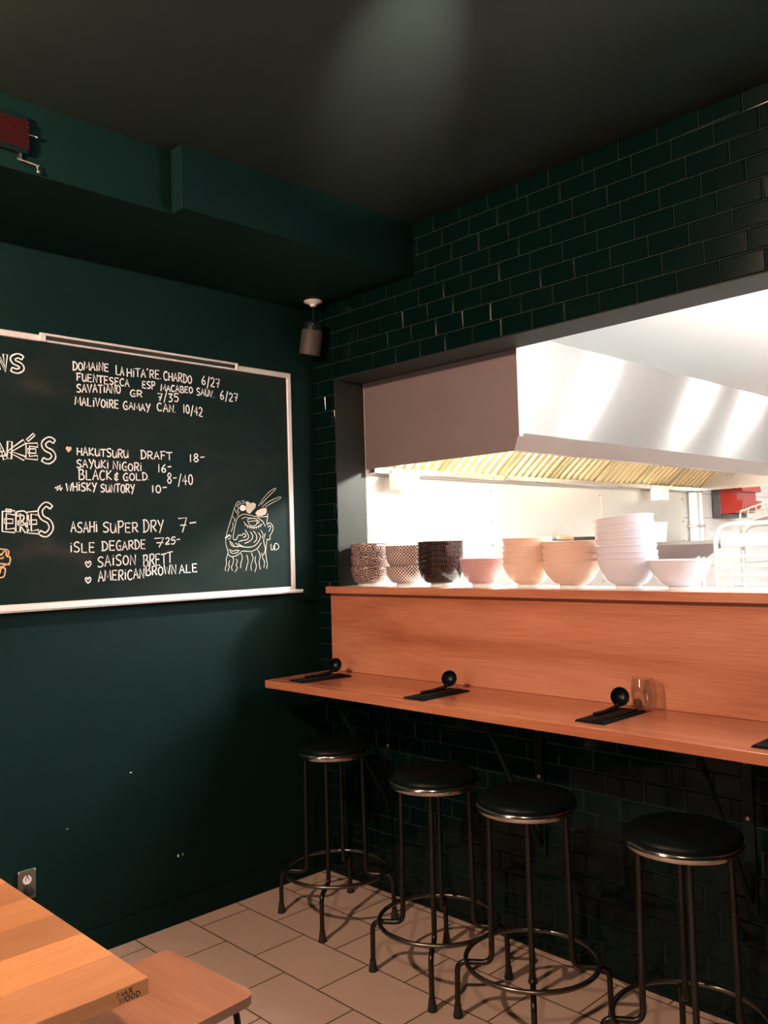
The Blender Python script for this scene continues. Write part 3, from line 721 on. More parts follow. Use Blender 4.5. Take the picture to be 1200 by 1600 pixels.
lathe(gl, [(0, 0.0), (0.027, 0.0), (0.033, 0.004), (0.040, 0.03), (0.0435, 0.06), (0.042, 0.09), (0.038, 0.115), (0.0365, 0.115), (0.0403, 0.09), (0.0418, 0.06), (0.0385, 0.032), (0.030, 0.010), (0, 0.008)], 48)
g1 = obj('drinking_glass', gl, M_glass, smooth=True, angle=60); g1.location = (1.868, -0.078, CT)
tag(g1, 'clear empty drinking glass on the counter beside the spoon, against the wooden board', 'glass', 'clear glasses on the bar counter')
dup(g1, (2.345, -0.075, CT), 0, 'clear empty drinking glass at the right edge of the picture, mostly cut off')

# ------------------------------------------------------------------ bowls on the pass
def bowl_profile(R, H, fr, fh, t=0.004, amax=66, pw=1.0):
    """outer wall from foot to a slightly rolled rim, then inside back to the centre"""
    out = [(0, 0.003), (fr-0.004, 0.003), (fr-0.003, 0.0), (fr, 0.0), (fr-0.001, fh)]; mats = [1, 1, 1, 1]
    n = 14; am = math.radians(amax)
    def P(s):
        a = s*am; return fr+(R-fr)*(math.sin(a)/math.sin(am))**pw, fh+(H-fh)*(1-math.cos(a))/(1-math.cos(am))
    for k in range(1, n+1):
        out.append(P(k/n)); mats.append(0)
    out[-1] = (R-0.0015, H-0.006); out += [(R, H-0.004), (R, H-0.001), (R-t*0.5, H)]; mats += [0, 0, 0]
    for k in range(n-1, 1, -2):
        r, z = P(k/n); out.append((max(r-t, 0.004), z+t*0.4)); mats.append(0)
    out.append((0, fh+t)); mats.append(0)
    return out, mats
def make_bowl(R, H, fr, fh, m, amax=66, pw=1.0):
    prof, mats = bowl_profile(R, H, fr, fh, amax=amax, pw=pw)
    t = bmesh.new(); lathe(t, prof, 56, uv=True, rad0=R, mats=mats)
    return t
def stack(cx, cy, bowls, m, word, where, group, R, H, fr, fh, amax=66, tilts=None, pw=1.0):
    """bowls: heights of each bowl's base above the shelf, bottom first"""
    proto = None; n = len(bowls)
    order = ['bottom', 'second', 'third', 'fourth', 'fifth', 'sixth', 'seventh']
    for i, dz in enumerate(bowls):
        pos = 'topmost' if (i == n-1 and n > 1) else order[i]+(' from below' if i else '')
        lb = ('%s, %s in the %s stack' % (word, pos, where)) if n > 1 else '%s standing alone %s' % (word, where)
        tl = tilts[i] if tilts else (0, 0)
        if proto is None:
            proto = obj('bowl', make_bowl(R, H, fr, fh, m, amax, pw), [m, M_foot], smooth=True, angle=50)
            tag(proto, lb, 'bowl', group); o = proto
        else:
            o = proto.copy(); COL.objects.link(o); o['label'] = lb
        o.location = (cx+random.uniform(-.001, .001), cy, LEDGE+0.0005+dz)
        o.rotation_euler = (tl[0], tl[1], 0.0 if tilts else random.uniform(0, 6))
stack(0.290, 0.105, [0.0, 0.052, 0.112], M_swirl, 'brown and cream arc-patterned bowl', 'leftmost', 'arc-patterned bowls', 0.097, 0.098, 0.050, 0.014, 86, pw=0.6)
stack(0.525, 0.120, [0.0, 0.072, 0.100], M_dot, 'brown bowl with small white lozenges', 'second from left', 'dotted bowls', 0.097, 0.094, 0.048, 0.014, 80, pw=0.7)
stack(0.760, 0.110, [0.0, 0.024, 0.050, 0.073, 0.100], M_scal, 'black scallop-patterned bowl', 'all black', 'black scallop bowls', 0.106, 0.108, 0.049, 0.016, 76, pw=0.75)
stack(1.005, 0.110, [0.0], M_pink, 'speckled pink bowl', 'between the black stack and the peach stack', 'pink bowl', 0.102, 0.127, 0.047, 0.016, 70)
stack(1.245, 0.120, [0.0, 0.024, 0.047, 0.070, 0.103], M_peach, 'peach bowl', 'left, taller peach', 'peach bowls in the taller stack', 0.106, 0.106, 0.047, 0.016, 68)
stack(1.468, 0.110, [0.0, 0.026, 0.050, 0.080], M_peach, 'peach bowl', 'right, lower peach', 'peach bowls in the lower stack', 0.118, 0.110, 0.050, 0.016, 68)
stack(1.715, 0.115, [0.0, 0.022, 0.046, 0.074, 0.100, 0.126, 0.152], M_lav, 'pale lavender bowl', 'tall leaning', 'lavender bowls in the tall stack', 0.115, 0.122, 0.049, 0.016, 70,
      tilts=[(0, 0), (0, 0.0), (0.0, -0.02), (0, -0.03), (0, -0.06), (0, -0.09), (0, -0.10)])
stack(1.930, 0.110, [0.0], M_lav, 'wide pale lavender bowl', 'at the right end of the bowls', 'wide lavender bowl', 0.112, 0.109, 0.045, 0.014, 62)

# ------------------------------------------------------------------ chalkboard
BY0, BY1, BZ0, BZ1 = -2.05, -0.155, 1.417, 2.520
cb = thing('chalkboard', 'large framed chalkboard with handwritten drinks list on dark left wall', 'chalkboard', (0, 0, 0))
bm = bmesh.new(); box(bm, 0.001, 0.012, BY0+0.01, BY1-0.01, BZ0+0.01, BZ1-0.01); obj('board', bm, M_board, cb)
FW = 0.026
for nm, b in (('frame_top', (BY0, BY1, BZ1-FW, BZ1)), ('frame_bottom', (BY0, BY1, BZ0, BZ0+FW)), ('frame_side', (BY1-FW, BY1, BZ0+FW, BZ1-FW)), ('frame_side', (BY0, BY0+FW, BZ0+FW, BZ1-FW))):
    bm = bmesh.new(); box(bm, 0.001, 0.020, *b, bev=0.003, seg=1); obj(nm, bm, M_alu, cb)
bm = bmesh.new(); prism(bm, [(0.018, BZ0+0.006), (0.058, BZ0-0.004), (0.062, BZ0+0.004), (0.060, BZ0+0.012), (0.056, BZ0+0.004), (0.018, BZ0+0.012)], 'y', BY0, BY1+0.012); 
obj('chalk_tray', bm, M_alu, cb)
rail = bmesh.new(); box(rail, 0.018, 0.0235, -1.42, -0.49, BZ1-0.026, BZ1-0.018, bev=0.002, seg=1); box(rail, 0.018, 0.030, -1.42, -0.49, BZ1-0.002, BZ1+0.008, bev=0.002, seg=1)
box(rail, 0.018, 0.031, -1.437, -1.412, BZ1-0.027, BZ1+0.008, bev=0.002, seg=1); box(rail, 0.018, 0.031, -0.495, -0.482, BZ1-0.027, BZ1+0.008, bev=0.002, seg=1)
rl = obj('map_rail', rail, M_alu, cb)
bm = bmesh.new(); box(bm, 0.0195, 0.0225, -1.412, -0.495, BZ1-0.018, BZ1-0.002); obj('rail_slot', bm, M_slot, rl)

# chalk strokes, metres on the board (y, z)
WORDS=[('DOMAINE', -1.295, 2.397, -1.136, 2.408, 0.03), ('LA', -1.103, 2.401, -1.066, 2.401, 0.035), ("HITA'RE.", -1.051, 2.398, -0.883, 2.407, 0.032), ('CHARDO', -0.873, 2.403, -0.729, 2.403, 0.033), ('6/27', -0.676, 2.404, -0.577, 2.402, 0.037), ('FUENTESECA', -1.279, 2.355, -1.042, 2.353, 0.028), ('ESP', -0.98, 2.357, -0.917, 2.358, 0.027), ('MACABEO', -0.888, 2.353, -0.725, 2.359, 0.025), ('SAUV.', -0.704, 2.354, -0.607, 2.352, 0.028), ('6/27', -0.576, 2.347, -0.476, 2.344, 0.034), ('SAVATIANO', -1.279, 2.306, -1.083, 2.319, 0.03), ('GR', -1.038, 2.315, -0.981, 2.314, 0.023), ('7/35', -0.906, 2.309, -0.799, 2.311, 0.03), ('MALIVOIRE', -1.287, 2.25, -1.093, 2.254, 0.031), ('GAMAY', -1.071, 2.254, -0.943, 2.254, 0.029), ('CAN.', -0.909, 2.26, -0.811, 2.263, 0.03), ('10/42', -0.778, 2.264, -0.674, 2.256, 0.033), ('HAKUTSURU', -1.281, 2.043, -1.052, 2.041, 0.029), ('DRAFT', -0.992, 2.041, -0.839, 2.044, 0.03), ('18-', -0.751, 2.04, -0.668, 2.043, 0.032), ('SAYUKI', -1.284, 1.991, -1.143, 1.992, 0.03), ('NIGORI', -1.123, 1.989, -0.989, 1.987, 0.029), ('16-', -0.912, 1.987, -0.842, 1.988, 0.032), ('BLACK', -1.275, 1.94, -1.13, 1.943, 0.035), ('&', -1.119, 1.943, -1.097, 1.944, 0.028), ('GOLD.', -1.077, 1.945, -0.95, 1.95, 0.028), ('8-/40', -0.866, 1.938, -0.733, 1.935, 0.038), ('*', -1.371, 1.892, -1.346, 1.892, 0.021), ('WHISKY', -1.329, 1.892, -1.199, 1.895, 0.03), ('SUNTORY', -1.18, 1.891, -1.025, 1.893, 0.03), ('10-', -0.944, 1.895, -0.868, 1.897, 0.029), ('ASAHI', -1.311, 1.723, -1.197, 1.722, 0.038), ('SUPER', -1.173, 1.721, -1.012, 1.721, 0.037), ('DRY', -0.987, 1.719, -0.888, 1.726, 0.044), ('7-', -0.813, 1.721, -0.719, 1.722, 0.053), ('ISLE', -1.316, 1.64, -1.21, 1.639, 0.034), ('DE', -1.179, 1.643, -1.119, 1.645, 0.033), ('GARDE', -1.114, 1.645, -0.977, 1.648, 0.033), ('7', -0.933, 1.655, -0.885, 1.655, 0.034), ('25-', -0.88, 1.665, -0.805, 1.67, 0.025), ('@', -1.252, 1.578, -1.228, 1.579, 0.022), ('SAISON', -1.199, 1.577, -1.025, 1.582, 0.038), ('BRETT', -0.989, 1.569, -0.847, 1.582, 0.042), ('@', -1.253, 1.513, -1.229, 1.513, 0.022), ('AMERICAN', -1.196, 1.516, -0.986, 1.519, 0.037), ('BROWN', -0.978, 1.53, -0.828, 1.532, 0.036), ('ALE', -0.812, 1.534, -0.719, 1.538, 0.031)]
HEADS=[('N', -1.598, 2.363, -1.565, 2.365, 0.059), ('S', -1.546, 2.358, -1.499, 2.36, 0.067), ('A', -1.612, 2.008, -1.57, 2.01, 0.054), ('K', -1.563, 2.011, -1.496, 2.015, 0.068), ('E', -1.489, 2.021, -1.443, 2.024, 0.054), ("^", -1.485, 2.088, -1.457, 2.101, 0.015), ('S', -1.427, 2.005, -1.375, 2.008, 0.096), ('E', -1.583, 1.728, -1.536, 1.729, 0.069), ('`', -1.571, 1.803, -1.55, 1.8, 0.013), ('R', -1.529, 1.726, -1.49, 1.726, 0.069), ('E', -1.485, 1.726, -1.443, 1.729, 0.085), ('S', -1.442, 1.706, -1.388, 1.711, 0.116), ('I', -1.668, 2.363, -1.633, 2.363, 0.059), ('V', -1.808, 2.363, -1.698, 2.363, 0.059), ('S', -1.772, 2.008, -1.642, 2.008, 0.054), ('I', -1.643, 1.728, -1.613, 1.728, 0.069), ('B', -1.763, 1.728, -1.673, 1.728, 0.069)]
FACE=[[(-0.495, 1.858), (-0.509, 1.833), (-0.53, 1.778), (-0.55, 1.728), (-0.56, 1.691), (-0.562, 1.666), (-0.554, 1.637), (-0.551, 1.621), (-0.562, 1.588), (-0.56, 1.567), (-0.568, 1.549), (-0.566, 1.536)], [(-0.551, 1.619), (-0.542, 1.606), (-0.522, 1.602), (-0.499, 1.608), (-0.479, 1.621), (-0.469, 1.627), (-0.423, 1.624), (-0.397, 1.63), (-0.376, 1.642), (-0.357, 1.665)], [(-0.313, 1.809), (-0.321, 1.755), (-0.306, 1.763), (-0.291, 1.754), (-0.284, 1.736), (-0.292, 1.714), (-0.305, 1.697), (-0.303, 1.684), (-0.314, 1.678), (-0.325, 1.683)], [(-0.316, 1.74), (-0.304, 1.749), (-0.298, 1.741), (-0.31, 1.719)], [(-0.323, 1.676), (-0.332, 1.624), (-0.328, 1.581), (-0.324, 1.559), (-0.329, 1.538)], [(-0.497, 1.781), (-0.479, 1.795), (-0.454, 1.804), (-0.418, 1.798), (-0.377, 1.792), (-0.335, 1.792), (-0.314, 1.796)], [(-0.457, 1.768), (-0.44, 1.749), (-0.409, 1.74), (-0.378, 1.743), (-0.349, 1.757)], [(-0.448, 1.755), (-0.449, 1.748)], [(-0.435, 1.746), (-0.437, 1.738)], [(-0.422, 1.742), (-0.424, 1.735)], [(-0.409, 1.74), (-0.411, 1.732)], [(-0.397, 1.74), (-0.398, 1.732)], [(-0.384, 1.74), (-0.385, 1.733)], [(-0.37, 1.744), (-0.372, 1.736)], [(-0.358, 1.75), (-0.36, 1.742)], [(-0.434, 1.779), (-0.385, 1.782), (-0.382, 1.757), (-0.399, 1.748), (-0.422, 1.751), (-0.434, 1.779)], [(-0.432, 1.768), (-0.385, 1.772)], [(-0.383, 1.772), (-0.368, 1.77), (-0.371, 1.761), (-0.382, 1.76)], [(-0.497, 1.781), (-0.506, 1.753), (-0.514, 1.724), (-0.52, 1.695), (-0.517, 1.683), (-0.502, 1.683), (-0.489, 1.703), (-0.467, 1.703), (-0.461, 1.711), (-0.45, 1.707), (-0.448, 1.696), (-0.462, 1.693)], [(-0.451, 1.728), (-0.438, 1.711), (-0.431, 1.694), (-0.442, 1.681), (-0.467, 1.678), (-0.488, 1.673)], [(-0.42, 1.719), (-0.408, 1.702), (-0.411, 1.685), (-0.427, 1.673), (-0.455, 1.663)], [(-0.402, 1.723), (-0.385, 1.702), (-0.385, 1.681), (-0.401, 1.666)], [(-0.374, 1.715), (-0.361, 1.697), (-0.37, 1.676), (-0.391, 1.655), (-0.417, 1.646), (-0.448, 1.645), (-0.473, 1.652), (-0.493, 1.665)], [(-0.358, 1.727), (-0.345, 1.706), (-0.351, 1.687)], [(-0.54, 1.676), (-0.523, 1.662), (-0.511, 1.649), (-0.481, 1.65), (-0.463, 1.646)], [(-0.54, 1.676), (-0.533, 1.658), (-0.518, 1.648)], [(-0.508, 1.666), (-0.493, 1.656), (-0.481, 1.65)], [(-0.546, 1.637), (-0.524, 1.628), (-0.504, 1.632), (-0.486, 1.629)], [(-0.541, 1.629), (-0.529, 1.618), (-0.509, 1.618), (-0.491, 1.625)], [(-0.527, 1.601), (-0.52, 1.587), (-0.526, 1.566), (-0.533, 1.55), (-0.527, 1.535)], [(-0.542, 1.585), (-0.548, 1.567), (-0.545, 1.554), (-0.555, 1.534)], [(-0.505, 1.59), (-0.499, 1.578), (-0.507, 1.561), (-0.5, 1.548), (-0.514, 1.528)], [(-0.477, 1.617), (-0.47, 1.594), (-0.479, 1.569), (-0.481, 1.546)], [(-0.444, 1.608), (-0.437, 1.576), (-0.445, 1.555), (-0.451, 1.532)], [(-0.418, 1.618), (-0.408, 1.592), (-0.421, 1.558), (-0.419, 1.531)], [(-0.393, 1.6), (-0.397, 1.579), (-0.389, 1.553), (-0.4, 1.524)], [(-0.381, 1.632), (-0.365, 1.603), (-0.373, 1.57), (-0.366, 1.535)], [(-0.356, 1.616), (-0.351, 1.59), (-0.341, 1.573), (-0.345, 1.543)], [(-0.332, 1.71), (-0.343, 1.676), (-0.334, 1.633), (-0.348, 1.603)], [(-0.37, 1.843), (-0.321, 1.9), (-0.272, 1.932), (-0.264, 1.927), (-0.311, 1.89), (-0.354, 1.851)], [(-0.349, 1.838), (-0.301, 1.869), (-0.24, 1.891), (-0.234, 1.884), (-0.29, 1.859), (-0.328, 1.839)], [(-0.52, 1.791), (-0.507, 1.778), (-0.513, 1.766)], [(-0.531, 1.72), (-0.518, 1.745), (-0.521, 1.762)], [(-0.55, 1.685), (-0.537, 1.687), (-0.532, 1.703)], [(-0.47, 1.781), (-0.449, 1.789), (-0.408, 1.784)], [(-0.377, 1.787), (-0.346, 1.77), (-0.331, 1.745)], [(-0.495, 1.858), (-0.48, 1.864), (-0.473, 1.854), (-0.486, 1.85), (-0.496, 1.841), (-0.483, 1.835), (-0.493, 1.82), (-0.481, 1.812)], [(-0.467, 1.866), (-0.455, 1.869), (-0.452, 1.859), (-0.465, 1.855)], [(-0.509, 1.831), (-0.499, 1.812), (-0.487, 1.806), (-0.493, 1.795)], [(-0.299, 1.658), (-0.298, 1.63), (-0.286, 1.632), (-0.28, 1.653), (-0.278, 1.625), (-0.275, 1.658), (-0.258, 1.657), (-0.251, 1.64), (-0.265, 1.629), (-0.275, 1.632)]]
FILLS={'egg': [(-0.478, 1.837), (-0.47, 1.847), (-0.458, 1.848), (-0.444, 1.842), (-0.443, 1.829), (-0.453, 1.82), (-0.469, 1.819), (-0.478, 1.827)], 'noodles': [(-0.446, 1.861), (-0.432, 1.866), (-0.417, 1.857), (-0.396, 1.86), (-0.383, 1.852), (-0.389, 1.834), (-0.405, 1.821), (-0.421, 1.806), (-0.438, 1.813), (-0.443, 1.829), (-0.439, 1.842)], 'ham': [(-0.389, 1.809), (-0.376, 1.822), (-0.349, 1.833), (-0.323, 1.835), (-0.319, 1.822), (-0.326, 1.805), (-0.351, 1.796), (-0.377, 1.796)], 'cig': [(-0.567, 1.692), (-0.54, 1.708), (-0.536, 1.703), (-0.562, 1.688)]}
ORANGE=[[(-1.631, 1.653), (-1.607, 1.661), (-1.583, 1.658), (-1.571, 1.657), (-1.562, 1.65), (-1.563, 1.639), (-1.57, 1.63), (-1.559, 1.629), (-1.556, 1.616), (-1.56, 1.604), (-1.569, 1.6), (-1.584, 1.602), (-1.62, 1.606)], [(-1.595, 1.642), (-1.59, 1.636), (-1.582, 1.648), (-1.575, 1.65), (-1.57, 1.644), (-1.575, 1.635)], [(-1.608, 1.625), (-1.584, 1.623), (-1.582, 1.63)], [(-1.626, 1.592), (-1.589, 1.591), (-1.574, 1.598), (-1.558, 1.598)], [(-1.596, 1.565), (-1.591, 1.585), (-1.577, 1.585), (-1.576, 1.573), (-1.579, 1.557), (-1.587, 1.55), (-1.614, 1.549)]]
HEARTDOT= (-1.318, 2.064)


def at_board(p): return Vector((0.0124, p[0], p[1]))
C_ = lambda cx, cy, rx, ry, a0, a1, n=10: [(cx+rx*math.cos(math.radians(a0+(a1-a0)*k/n)), cy+ry*math.sin(math.radians(a0+(a1-a0)*k/n))) for k in range(n+1)]
GL = {
 'A': [[(0, -.02), (.48, 1), (1, 0)], [(.14, .36), (.9, .40)]],
 'B': [[(.1, 0), (.1, 1)], [(-.1, .98), (.6, 1), (.85, .82), (.6, .58), (.1, .52)], [(.1, .52), (.75, .5), (1, .25), (.7, .02), (.05, 0)]],
 'C': [[(.95, .85), (.6, 1), (.2, .8), (.05, .45), (.25, .1), (.6, 0), (.95, .15)]],
 'D': [[(.15, 0), (.15, .95)], [(-.05, .98), (.5, .98), (.95, .65), (.95, .3), (.55, .03), (-.05, 0)]],
 'E': [[(.95, .95), (.1, .98), (.1, .02), (.95, 0)], [(.1, .52), (.8, .5)]],
 'F': [[(.15, 0), (.15, .98)], [(-.1, .95), (1, 1)], [(.15, .52), (.8, .52)]],
 'G': [[(.9, .88), (.55, 1), (.15, .75), (.05, .35), (.35, 0), (.8, .08), (.9, .42), (.5, .42)], [(.9, .42), (.88, -.08)]],
 'H': [[(.05, 0), (.05, 1)], [(.95, 0), (.95, 1)], [(.0, .5), (1, .52)]],
 'I': [[(.5, 0), (.5, .75)], [(.5, .98), (.5, .92)]],
 'J': [[(.8, 1), (.8, .2), (.4, 0), (.1, .2)]],
 'K': [[(.1, 0), (.1, 1)], [(.95, 1), (.1, .42), (1, 0)]],
 'L': [[(.1, 1), (.1, .02), (.95, .02)]],
 'M': [[(0, 0), (.12, 1), (.5, .25), (.88, 1), (1, 0)]],
 'N': [[(.05, 0), (.08, 1), (.9, 0), (.95, 1)]],
 'O': [C_(.5, .45, .46, .45, 90, 450, 14)],
 'P': [[(.15, -.15), (.15, .98)], [(-.05, .95), (.7, 1), (.95, .75), (.7, .48), (.15, .45)]],
 'R': [[(.1, 0), (.1, .98)], [(-.05, .95), (.65, 1), (.92, .76), (.65, .5), (.1, .48)], [(.4, .48), (1, 0)]],
 'S': [[(.95, .88), (.55, 1), (.12, .82), (.25, .58), (.75, .42), (.9, .18), (.5, 0), (.03, .1)]],
 'T': [[(.5, 0), (.5, .98)], [(-.1, .95), (1.1, 1)]],
 'U': [[(.05, .95), (.08, .25), (.4, 0), (.8, .2), (.92, .95)], [(.92, .95), (.98, 0)]],
 'V': [[(0, 1), (.45, 0), (1, 1)]],
 'W': [[(0, 1), (.22, 0), (.5, .75), (.75, 0), (1, 1)]],
 'X': [[(.05, 1), (.95, 0)], [(.95, 1), (.05, 0)]],
 'Y': [[(0, 1), (.45, .48)], [(1, 1), (.3, -.15)]],
 '0': [C_(.5, .5, .42, .48, 90, 450, 14)],
 '1': [[(.35, .85), (.55, 1), (.5, 0)]],
 '2': [[(.05, .8), (.4, 1), (.85, .8), (.6, .4), (.05, .02), (1, 0)]],
 '3': [[(.05, .95), (.9, .98), (.4, .6), (.85, .4), (.7, .05), (.1, 0)]],
 '4': [[(.65, 0), (.65, 1), (.0, .35), (1, .38)]],
 '5': [[(.95, 1), (.2, .98), (.15, .58), (.6, .62), (.9, .35), (.6, .02), (.05, .05)]],
 '6': [[(.75, 1), (.2, .55), (.1, .2), (.45, 0), (.85, .2), (.6, .48), (.15, .32)]],
 '7': [[(.0, .95), (.95, 1), (.45, 0)], [(.2, .48), (.9, .5)]],
 '8': [[(.5, .52), (.15, .75), (.5, 1), (.85, .78), (.5, .52), (.1, .25), (.5, 0), (.9, .25), (.5, .52)]],
 '/': [[(.1, -.25), (.9, 1.1)]],
 '-': [[(.0, .62), (.95, .68)]],
 '.': [[(.05, .0), (.15, .06)]],
 "'": [[(.2, .85), (.6, 1.05)]],
 '&': [[(.9, .85), (.3, .8), (.25, .55), (.75, .5), (.2, .42), (.2, .12), (.9, .15)], [(.55, 1.05), (.5, -.08)]],
 '*': [[(-.2, .5), (1.1, .45)], [(.75, .95), (.1, .0)], [(.25, .85), (.85, .05)]],
 '@': [[(.5, .55), (.25, .9), (.0, .7), (.15, .35), (.5, .0), (.95, .4), (.9, .85), (.65, .9), (.5, .55)]],
 '`': [[(0, .45), (.5, .5), (1, .55)]], '^': [[(0, .05), (.5, .5), (1, .95)]],
}
ROUND = set('SCGODBPRU023568&@')
def smooth(P, n=4):
    if len(P) < 4: return P
    closed = abs(P[0][0]-P[-1][0])+abs(P[0][1]-P[-1][1]) < 1e-6
    out = []
    for i in range(len(P)-1):
        a = P[i-1] if i > 0 else (P[-2] if closed else P[0]); b_, c = P[i], P[i+1]; d = P[i+2] if i+2 < len(P) else (P[1] if closed else P[-1])
        for k in range(n):
            t = k/n
            out.append(tuple(0.5*(2*b_[q]+(c[q]-a[q])*t+(2*a[q]-5*b_[q]+4*c[q]-d[q])*t*t+(3*b_[q]-a[q]-3*c[q]+d[q])*t**3) for q in (0, 1)))
    out.append(P[-1]); return out
WID = {'I': .35, '1': .5, '.': .3, "'": .4, '/': .7, '-': .8, 'M': 1.25, 'W': 1.25}
def glyphs(text, y0, z0, y1, z1, h):
    ws = [WID.get(c, 1.0) for c in text]; gap = 0.26
    tot = sum(ws)+gap*(len(text)-1); x = 0.0; out = []
    dy, dz = y1-y0, z1-z0
    for c, w in zip(text, ws):
        jz = random.uniform(-.05, .05)*h; js = random.uniform(.92, 1.06); sl = random.uniform(-.04, .05)
        for st_ in GL[c]:
            if c in ROUND: st_ = smooth(st_)
            out.append([(y0+dy*(x+(px+sl*pz)*w)/tot, z0+dz*(x+px*w)/tot+jz+pz*h*js) for px, pz in st_])
        x += w+gap
    return out
for w_ in WORDS:
    bm = bmesh.new()
    for s_ in glyphs(*w_[:5], w_[5]*1.18): ribbon(bm, s_, 0.0054, at_board)
    obj('chalk_word', bm, M_chalk, cb)
def outline(pts, w):
    P = [Vector(p) for p in pts]; L, R2 = [], []
    for i, p in enumerate(P):
        t = (P[min(i+1, len(P)-1)]-P[max(i-1, 0)]).normalized(); nn = Vector((-t.y, t.x))
        L.append(p+nn*w); R2.append(p-nn*w)
    return L+R2[::-1]
for ids in ((0, 1, 12, 13), (2, 3, 4, 5, 6, 14), (7, 8, 9, 10, 11, 15, 16)):
    bm = bmesh.new()
    for i_ in ids:
        w_ = HEADS[i_]
        for s_ in glyphs(*w_): ribbon(bm, outline(s_, 0.0085 if w_[0] not in "^`" else 0.005), 0.0054, at_board, closed=True)
    obj('chalk_heading', bm, M_chalk, cb)
bm = bmesh.new()
for s_ in FACE: ribbon(bm, smooth(s_, 3), 0.0031, at_board)
fd_ = obj('face_drawing', bm, M_chalk2, cb)
for k_, m_ in (('egg', M_chalk), ('noodles', M_chalk2), ('ham', M_pinkchalk), ('cig', M_chalk)):
    bm = bmesh.new(); bm.faces.new([bm.verts.new((0.0123, y, z)) for y, z in FILLS[k_]]); obj(k_ if k_ != 'cig' else 'cigarette', bm, m_, fd_)
bm = bmesh.new()
for s_ in ORANGE: ribbon(bm, smooth(s_, 3), 0.005, at_board)
obj('orange_doodle', bm, M_orangechalk, cb)
bm = bmesh.new(); bm.faces.new([bm.verts.new((0.0124, HEARTDOT[0]+a, HEARTDOT[1]+b)) for a, b in ((0, -.014), (.014, 0), (.012, .011), (.003, .009), (-.006, .012), (-.012, .003))])
obj('heart_mark', bm, M_pinkchalk, cb)

# ------------------------------------------------------------------ wall outlet
ol = thing('wall_outlet', 'brown metal outlet plate with white socket low on the dark left wall', 'outlet', (0.0, -1.503, 0.357))
bm = bmesh.new(); box(bm, 0.0008, 0.007, -0.035, 0.035, -0.057, 0.057, bev=0.002); obj('cover_plate', bm, M_brownplate, ol)
bm = bmesh.new(); lathe(bm, [(0.0168, 0), (0.0168, 0.003), (0, 0.003)], 24); bm.transform(Matrix.Translation((0.007, 0.0, 0.019)) @ Matrix.Rotation(PI/2, 4, 'Y'))
sk = obj('socket', bm, M_white, ol)
bm = bmesh.new()
for dy, dz, w, h in ((-.006, .003, .0016, .006), (.006, .003, .0016, .005), (0, .0125, .0035, .0045)): box(bm, 0.0095, 0.0105, dy-w, dy+w, 0.019+dz-h, 0.019+dz+h)
obj('slots', bm, M_darkgrey, sk)
bm = bmesh.new(); lathe(bm, [(0.018, 0), (0.018, 0.02), (0.014, 0.028), (0, 0.03)], 24); bm.transform(Matrix.Translation((0.007, 0.003, -0.022)) @ Matrix.Rotation(PI/2, 4, 'Y')); obj('plug', bm, M_rubber, ol, smooth=True)
bm = bmesh.new()
for dz in (0.052,):
    for dy in (-0.031, 0.031): box(bm, 0.007, 0.0085, dy-.0025, dy+.0025, dz-.0025, dz+.0025)
obj('corner_glints', bm, M_alu, ol)

# ------------------------------------------------------------------ spotlight under the soffit
sp = thing('spotlight', 'small ceiling spotlight with white round canopy and taupe cylinder in the room corner', 'spotlight', (0.144, -0.10, SOFF))
bm = bmesh.new(); lathe(bm, [(0, 0), (0.046, 0), (0.047, -0.004), (0.030, -0.012), (0.016, -0.018), (0.014, -0.028), (0, -0.028)], 32); obj('canopy', bm, M_white, sp, smooth=True)
bm = bmesh.new(); tube(bm, [(0, 0, -0.028), (0, 0, -0.075), (0.002, 0, -0.11)], 0.0045, 10); obj('stem', bm, M_blackmetal, sp, smooth=True)
tlt = Matrix.Translation((0.0, 0, -0.10)) @ Matrix.Rotation(math.radians(13), 4, 'Y')
bm = bmesh.new(); lathe(bm, [(0, 0.0), (0.02, 0.0), (0.045, -0.008), (0.05, -0.02), (0.05, -0.048), (0, -0.048)], 32); bm.transform(tlt); obj('lamp_neck', bm, M_blackmetal, sp, smooth=True)
bm = bmesh.new(); lathe(bm, [(0.0, -0.046), (0.0515, -0.046), (0.0535, -0.05), (0.0535, -0.168), (0.050, -0.170), (0.047, -0.150), (0.0, -0.13)], 36); bm.transform(tlt); obj('lamp_shade', bm, M_lampbody, sp, smooth=True)
bm = bmesh.new(); bmesh.ops.create_uvsphere(bm, u_segments=12, v_segments=8, radius=0.006); bm.transform(Matrix.Translation((0.035, -0.035, -0.128))); obj('pivot_knob', bm, M_rim, sp, smooth=True)

# ------------------------------------------------------------------ red light box on the soffit
rb = thing('red_light_box', 'dim red ribbed light box on the soffit at upper left', 'light box', (0.675, -1.742, 2.94))
bm = bmesh.new(); box(bm, 0.0, 0.022, -0.36, 0.0, -0.014, 0.110, bev=0.004, seg=1); obj('case', bm, M_blackmetal, rb)
bm = bmesh.new()
for k in range(11):
    z = 0.0+k*0.0085; box(bm, 0.020, 0.028, -0.345, 0.0, z, z+0.006, bev=0.002, seg=1)
obj('ribbed_lens', bm, M_redlens, rb)
bm = bmesh.new(); tube(bm, [(0.016, 0.0, 0.053), (0.016, 0.022, 0.053)], 0.004, 8); bmesh.ops.create_uvsphere(bm, u_segments=10, v_segments=8, radius=0.006, matrix=Matrix.Translation((0.016, 0.026, 0.053))); obj('side_knob', bm, M_rim, rb, smooth=True)
bm = bmesh.new(); tube(bm, [(0.012, -0.035, -0.035), (0.012, 0.035, -0.040)], 0.004, 8); box(bm, 0.0, 0.012, -0.026, -0.020, -0.039, -0.012)
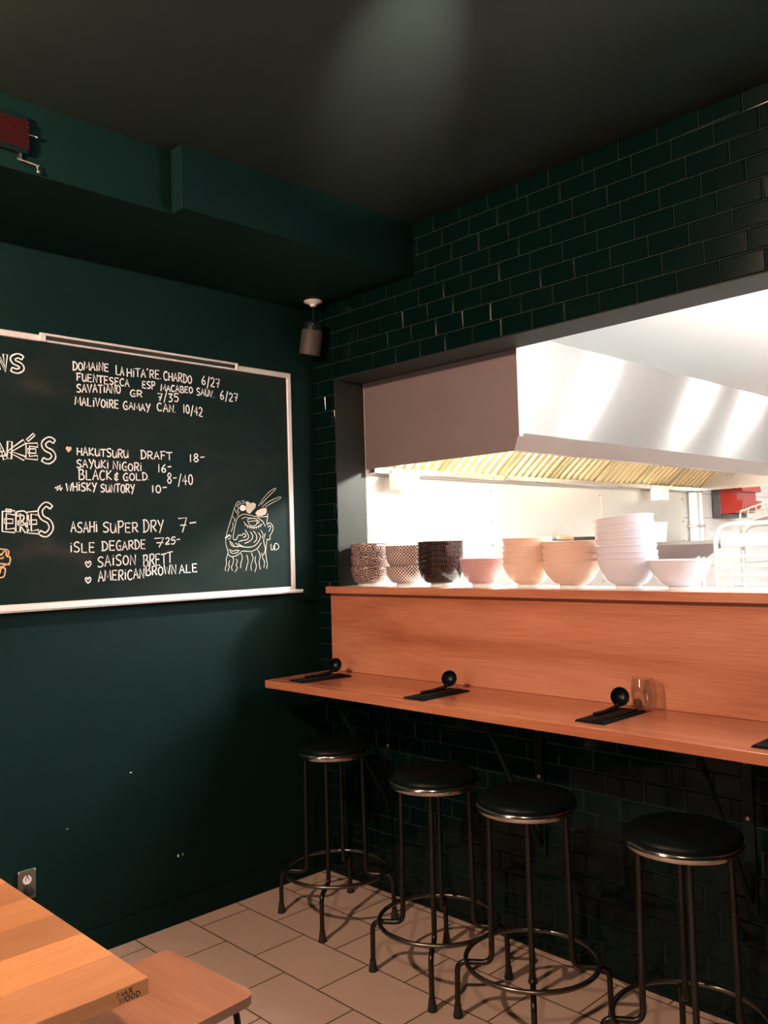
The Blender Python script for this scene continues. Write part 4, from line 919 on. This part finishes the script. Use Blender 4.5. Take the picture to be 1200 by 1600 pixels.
bmesh.ops.create_uvsphere(bm, u_segments=10, v_segments=8, radius=0.006, matrix=Matrix.Translation((0.014, 0.032, -0.060))); tube(bm, [(0.012, 0.030, -0.04), (0.014, 0.032, -0.06)], 0.003, 6); obj('glint_rod', bm, M_bolt, rb, smooth=True)  # added rod and bead stand in for glints at the soffit's lower edge

# ------------------------------------------------------------------ wooden table and stool in the foreground
TBX0, TBX1, TBY0, TBY1, TBZ = 0.25, 1.775, -2.80, -1.953, 0.75
tb = thing('dining_table', 'butcher block wooden dining table at lower left with stamped edge', 'table', (TBX1, TBY1, 0))
bm = bmesh.new(); box(bm, TBX0-TBX1, 0, TBY0-TBY1, 0, TBZ-0.034, TBZ, bev=0.0025); top = obj('tabletop', bm, M_oak, tb)
STAMP = [('MAX', -2.0225, 0.7345, -1.990, 0.7335, 0.0095), ('WOOD', -2.0185, 0.7215, -1.9735, 0.7205, 0.0105)]
bm = bmesh.new()
for w_ in STAMP:
    for s_ in glyphs(*w_): ribbon(bm, s_, 0.0026, lambda p: Vector((0.0003, p[0]-TBY1, p[1])))
obj('stamped_mark', bm, M_ink, top)
for sx, sy in ((-1.45, -0.08), (-1.45, -0.77), (-0.25, -0.77), (-0.42, -0.30)):
    bm = bmesh.new(); box(bm, sx-0.025, sx+0.025, sy-0.025, sy+0.025, 0.0, TBZ-0.034, bev=0.003, seg=1); obj('leg', bm, M_blackmetal, tb)

bs = thing('wooden_stool', 'low wooden stool with rounded square seat tucked under the table corner', 'stool', (1.31, -1.72, 0), math.radians(4))
bm = bmesh.new()
hw, hd, rr = 0.205, 0.215, 0.035
poly = []
for cx, cy, a0 in ((hw-rr, hd-rr, 0), (-hw+rr, hd-rr, 90), (-hw+rr, -hd+rr, 180), (hw-rr, -hd+rr, 270)):
    for k in range(7): a = math.radians(a0+15*k); poly.append((cx+rr*math.cos(a), cy+rr*math.sin(a)))
prism(bm, poly, 'z', 0.428, 0.452)
for f in bm.faces:
    if abs(f.calc_center_median().z-0.440) < 0.005: f.material_index = 1
obj('seat', bm, [M_seatwood, M_endgrain], bs)
for sx in (-1, 1):
    for sy in (-1, 1):
        bm = bmesh.new(); tube(bm, arc_path([(sx*0.10, sy*0.14, 0.420), (sx*0.165, sy*0.175, 0.420), (sx*0.195, sy*0.205, 0.0)], 0.03, 6), 0.009, 10); obj('leg', bm, M_blackmetal, bs, smooth=True)
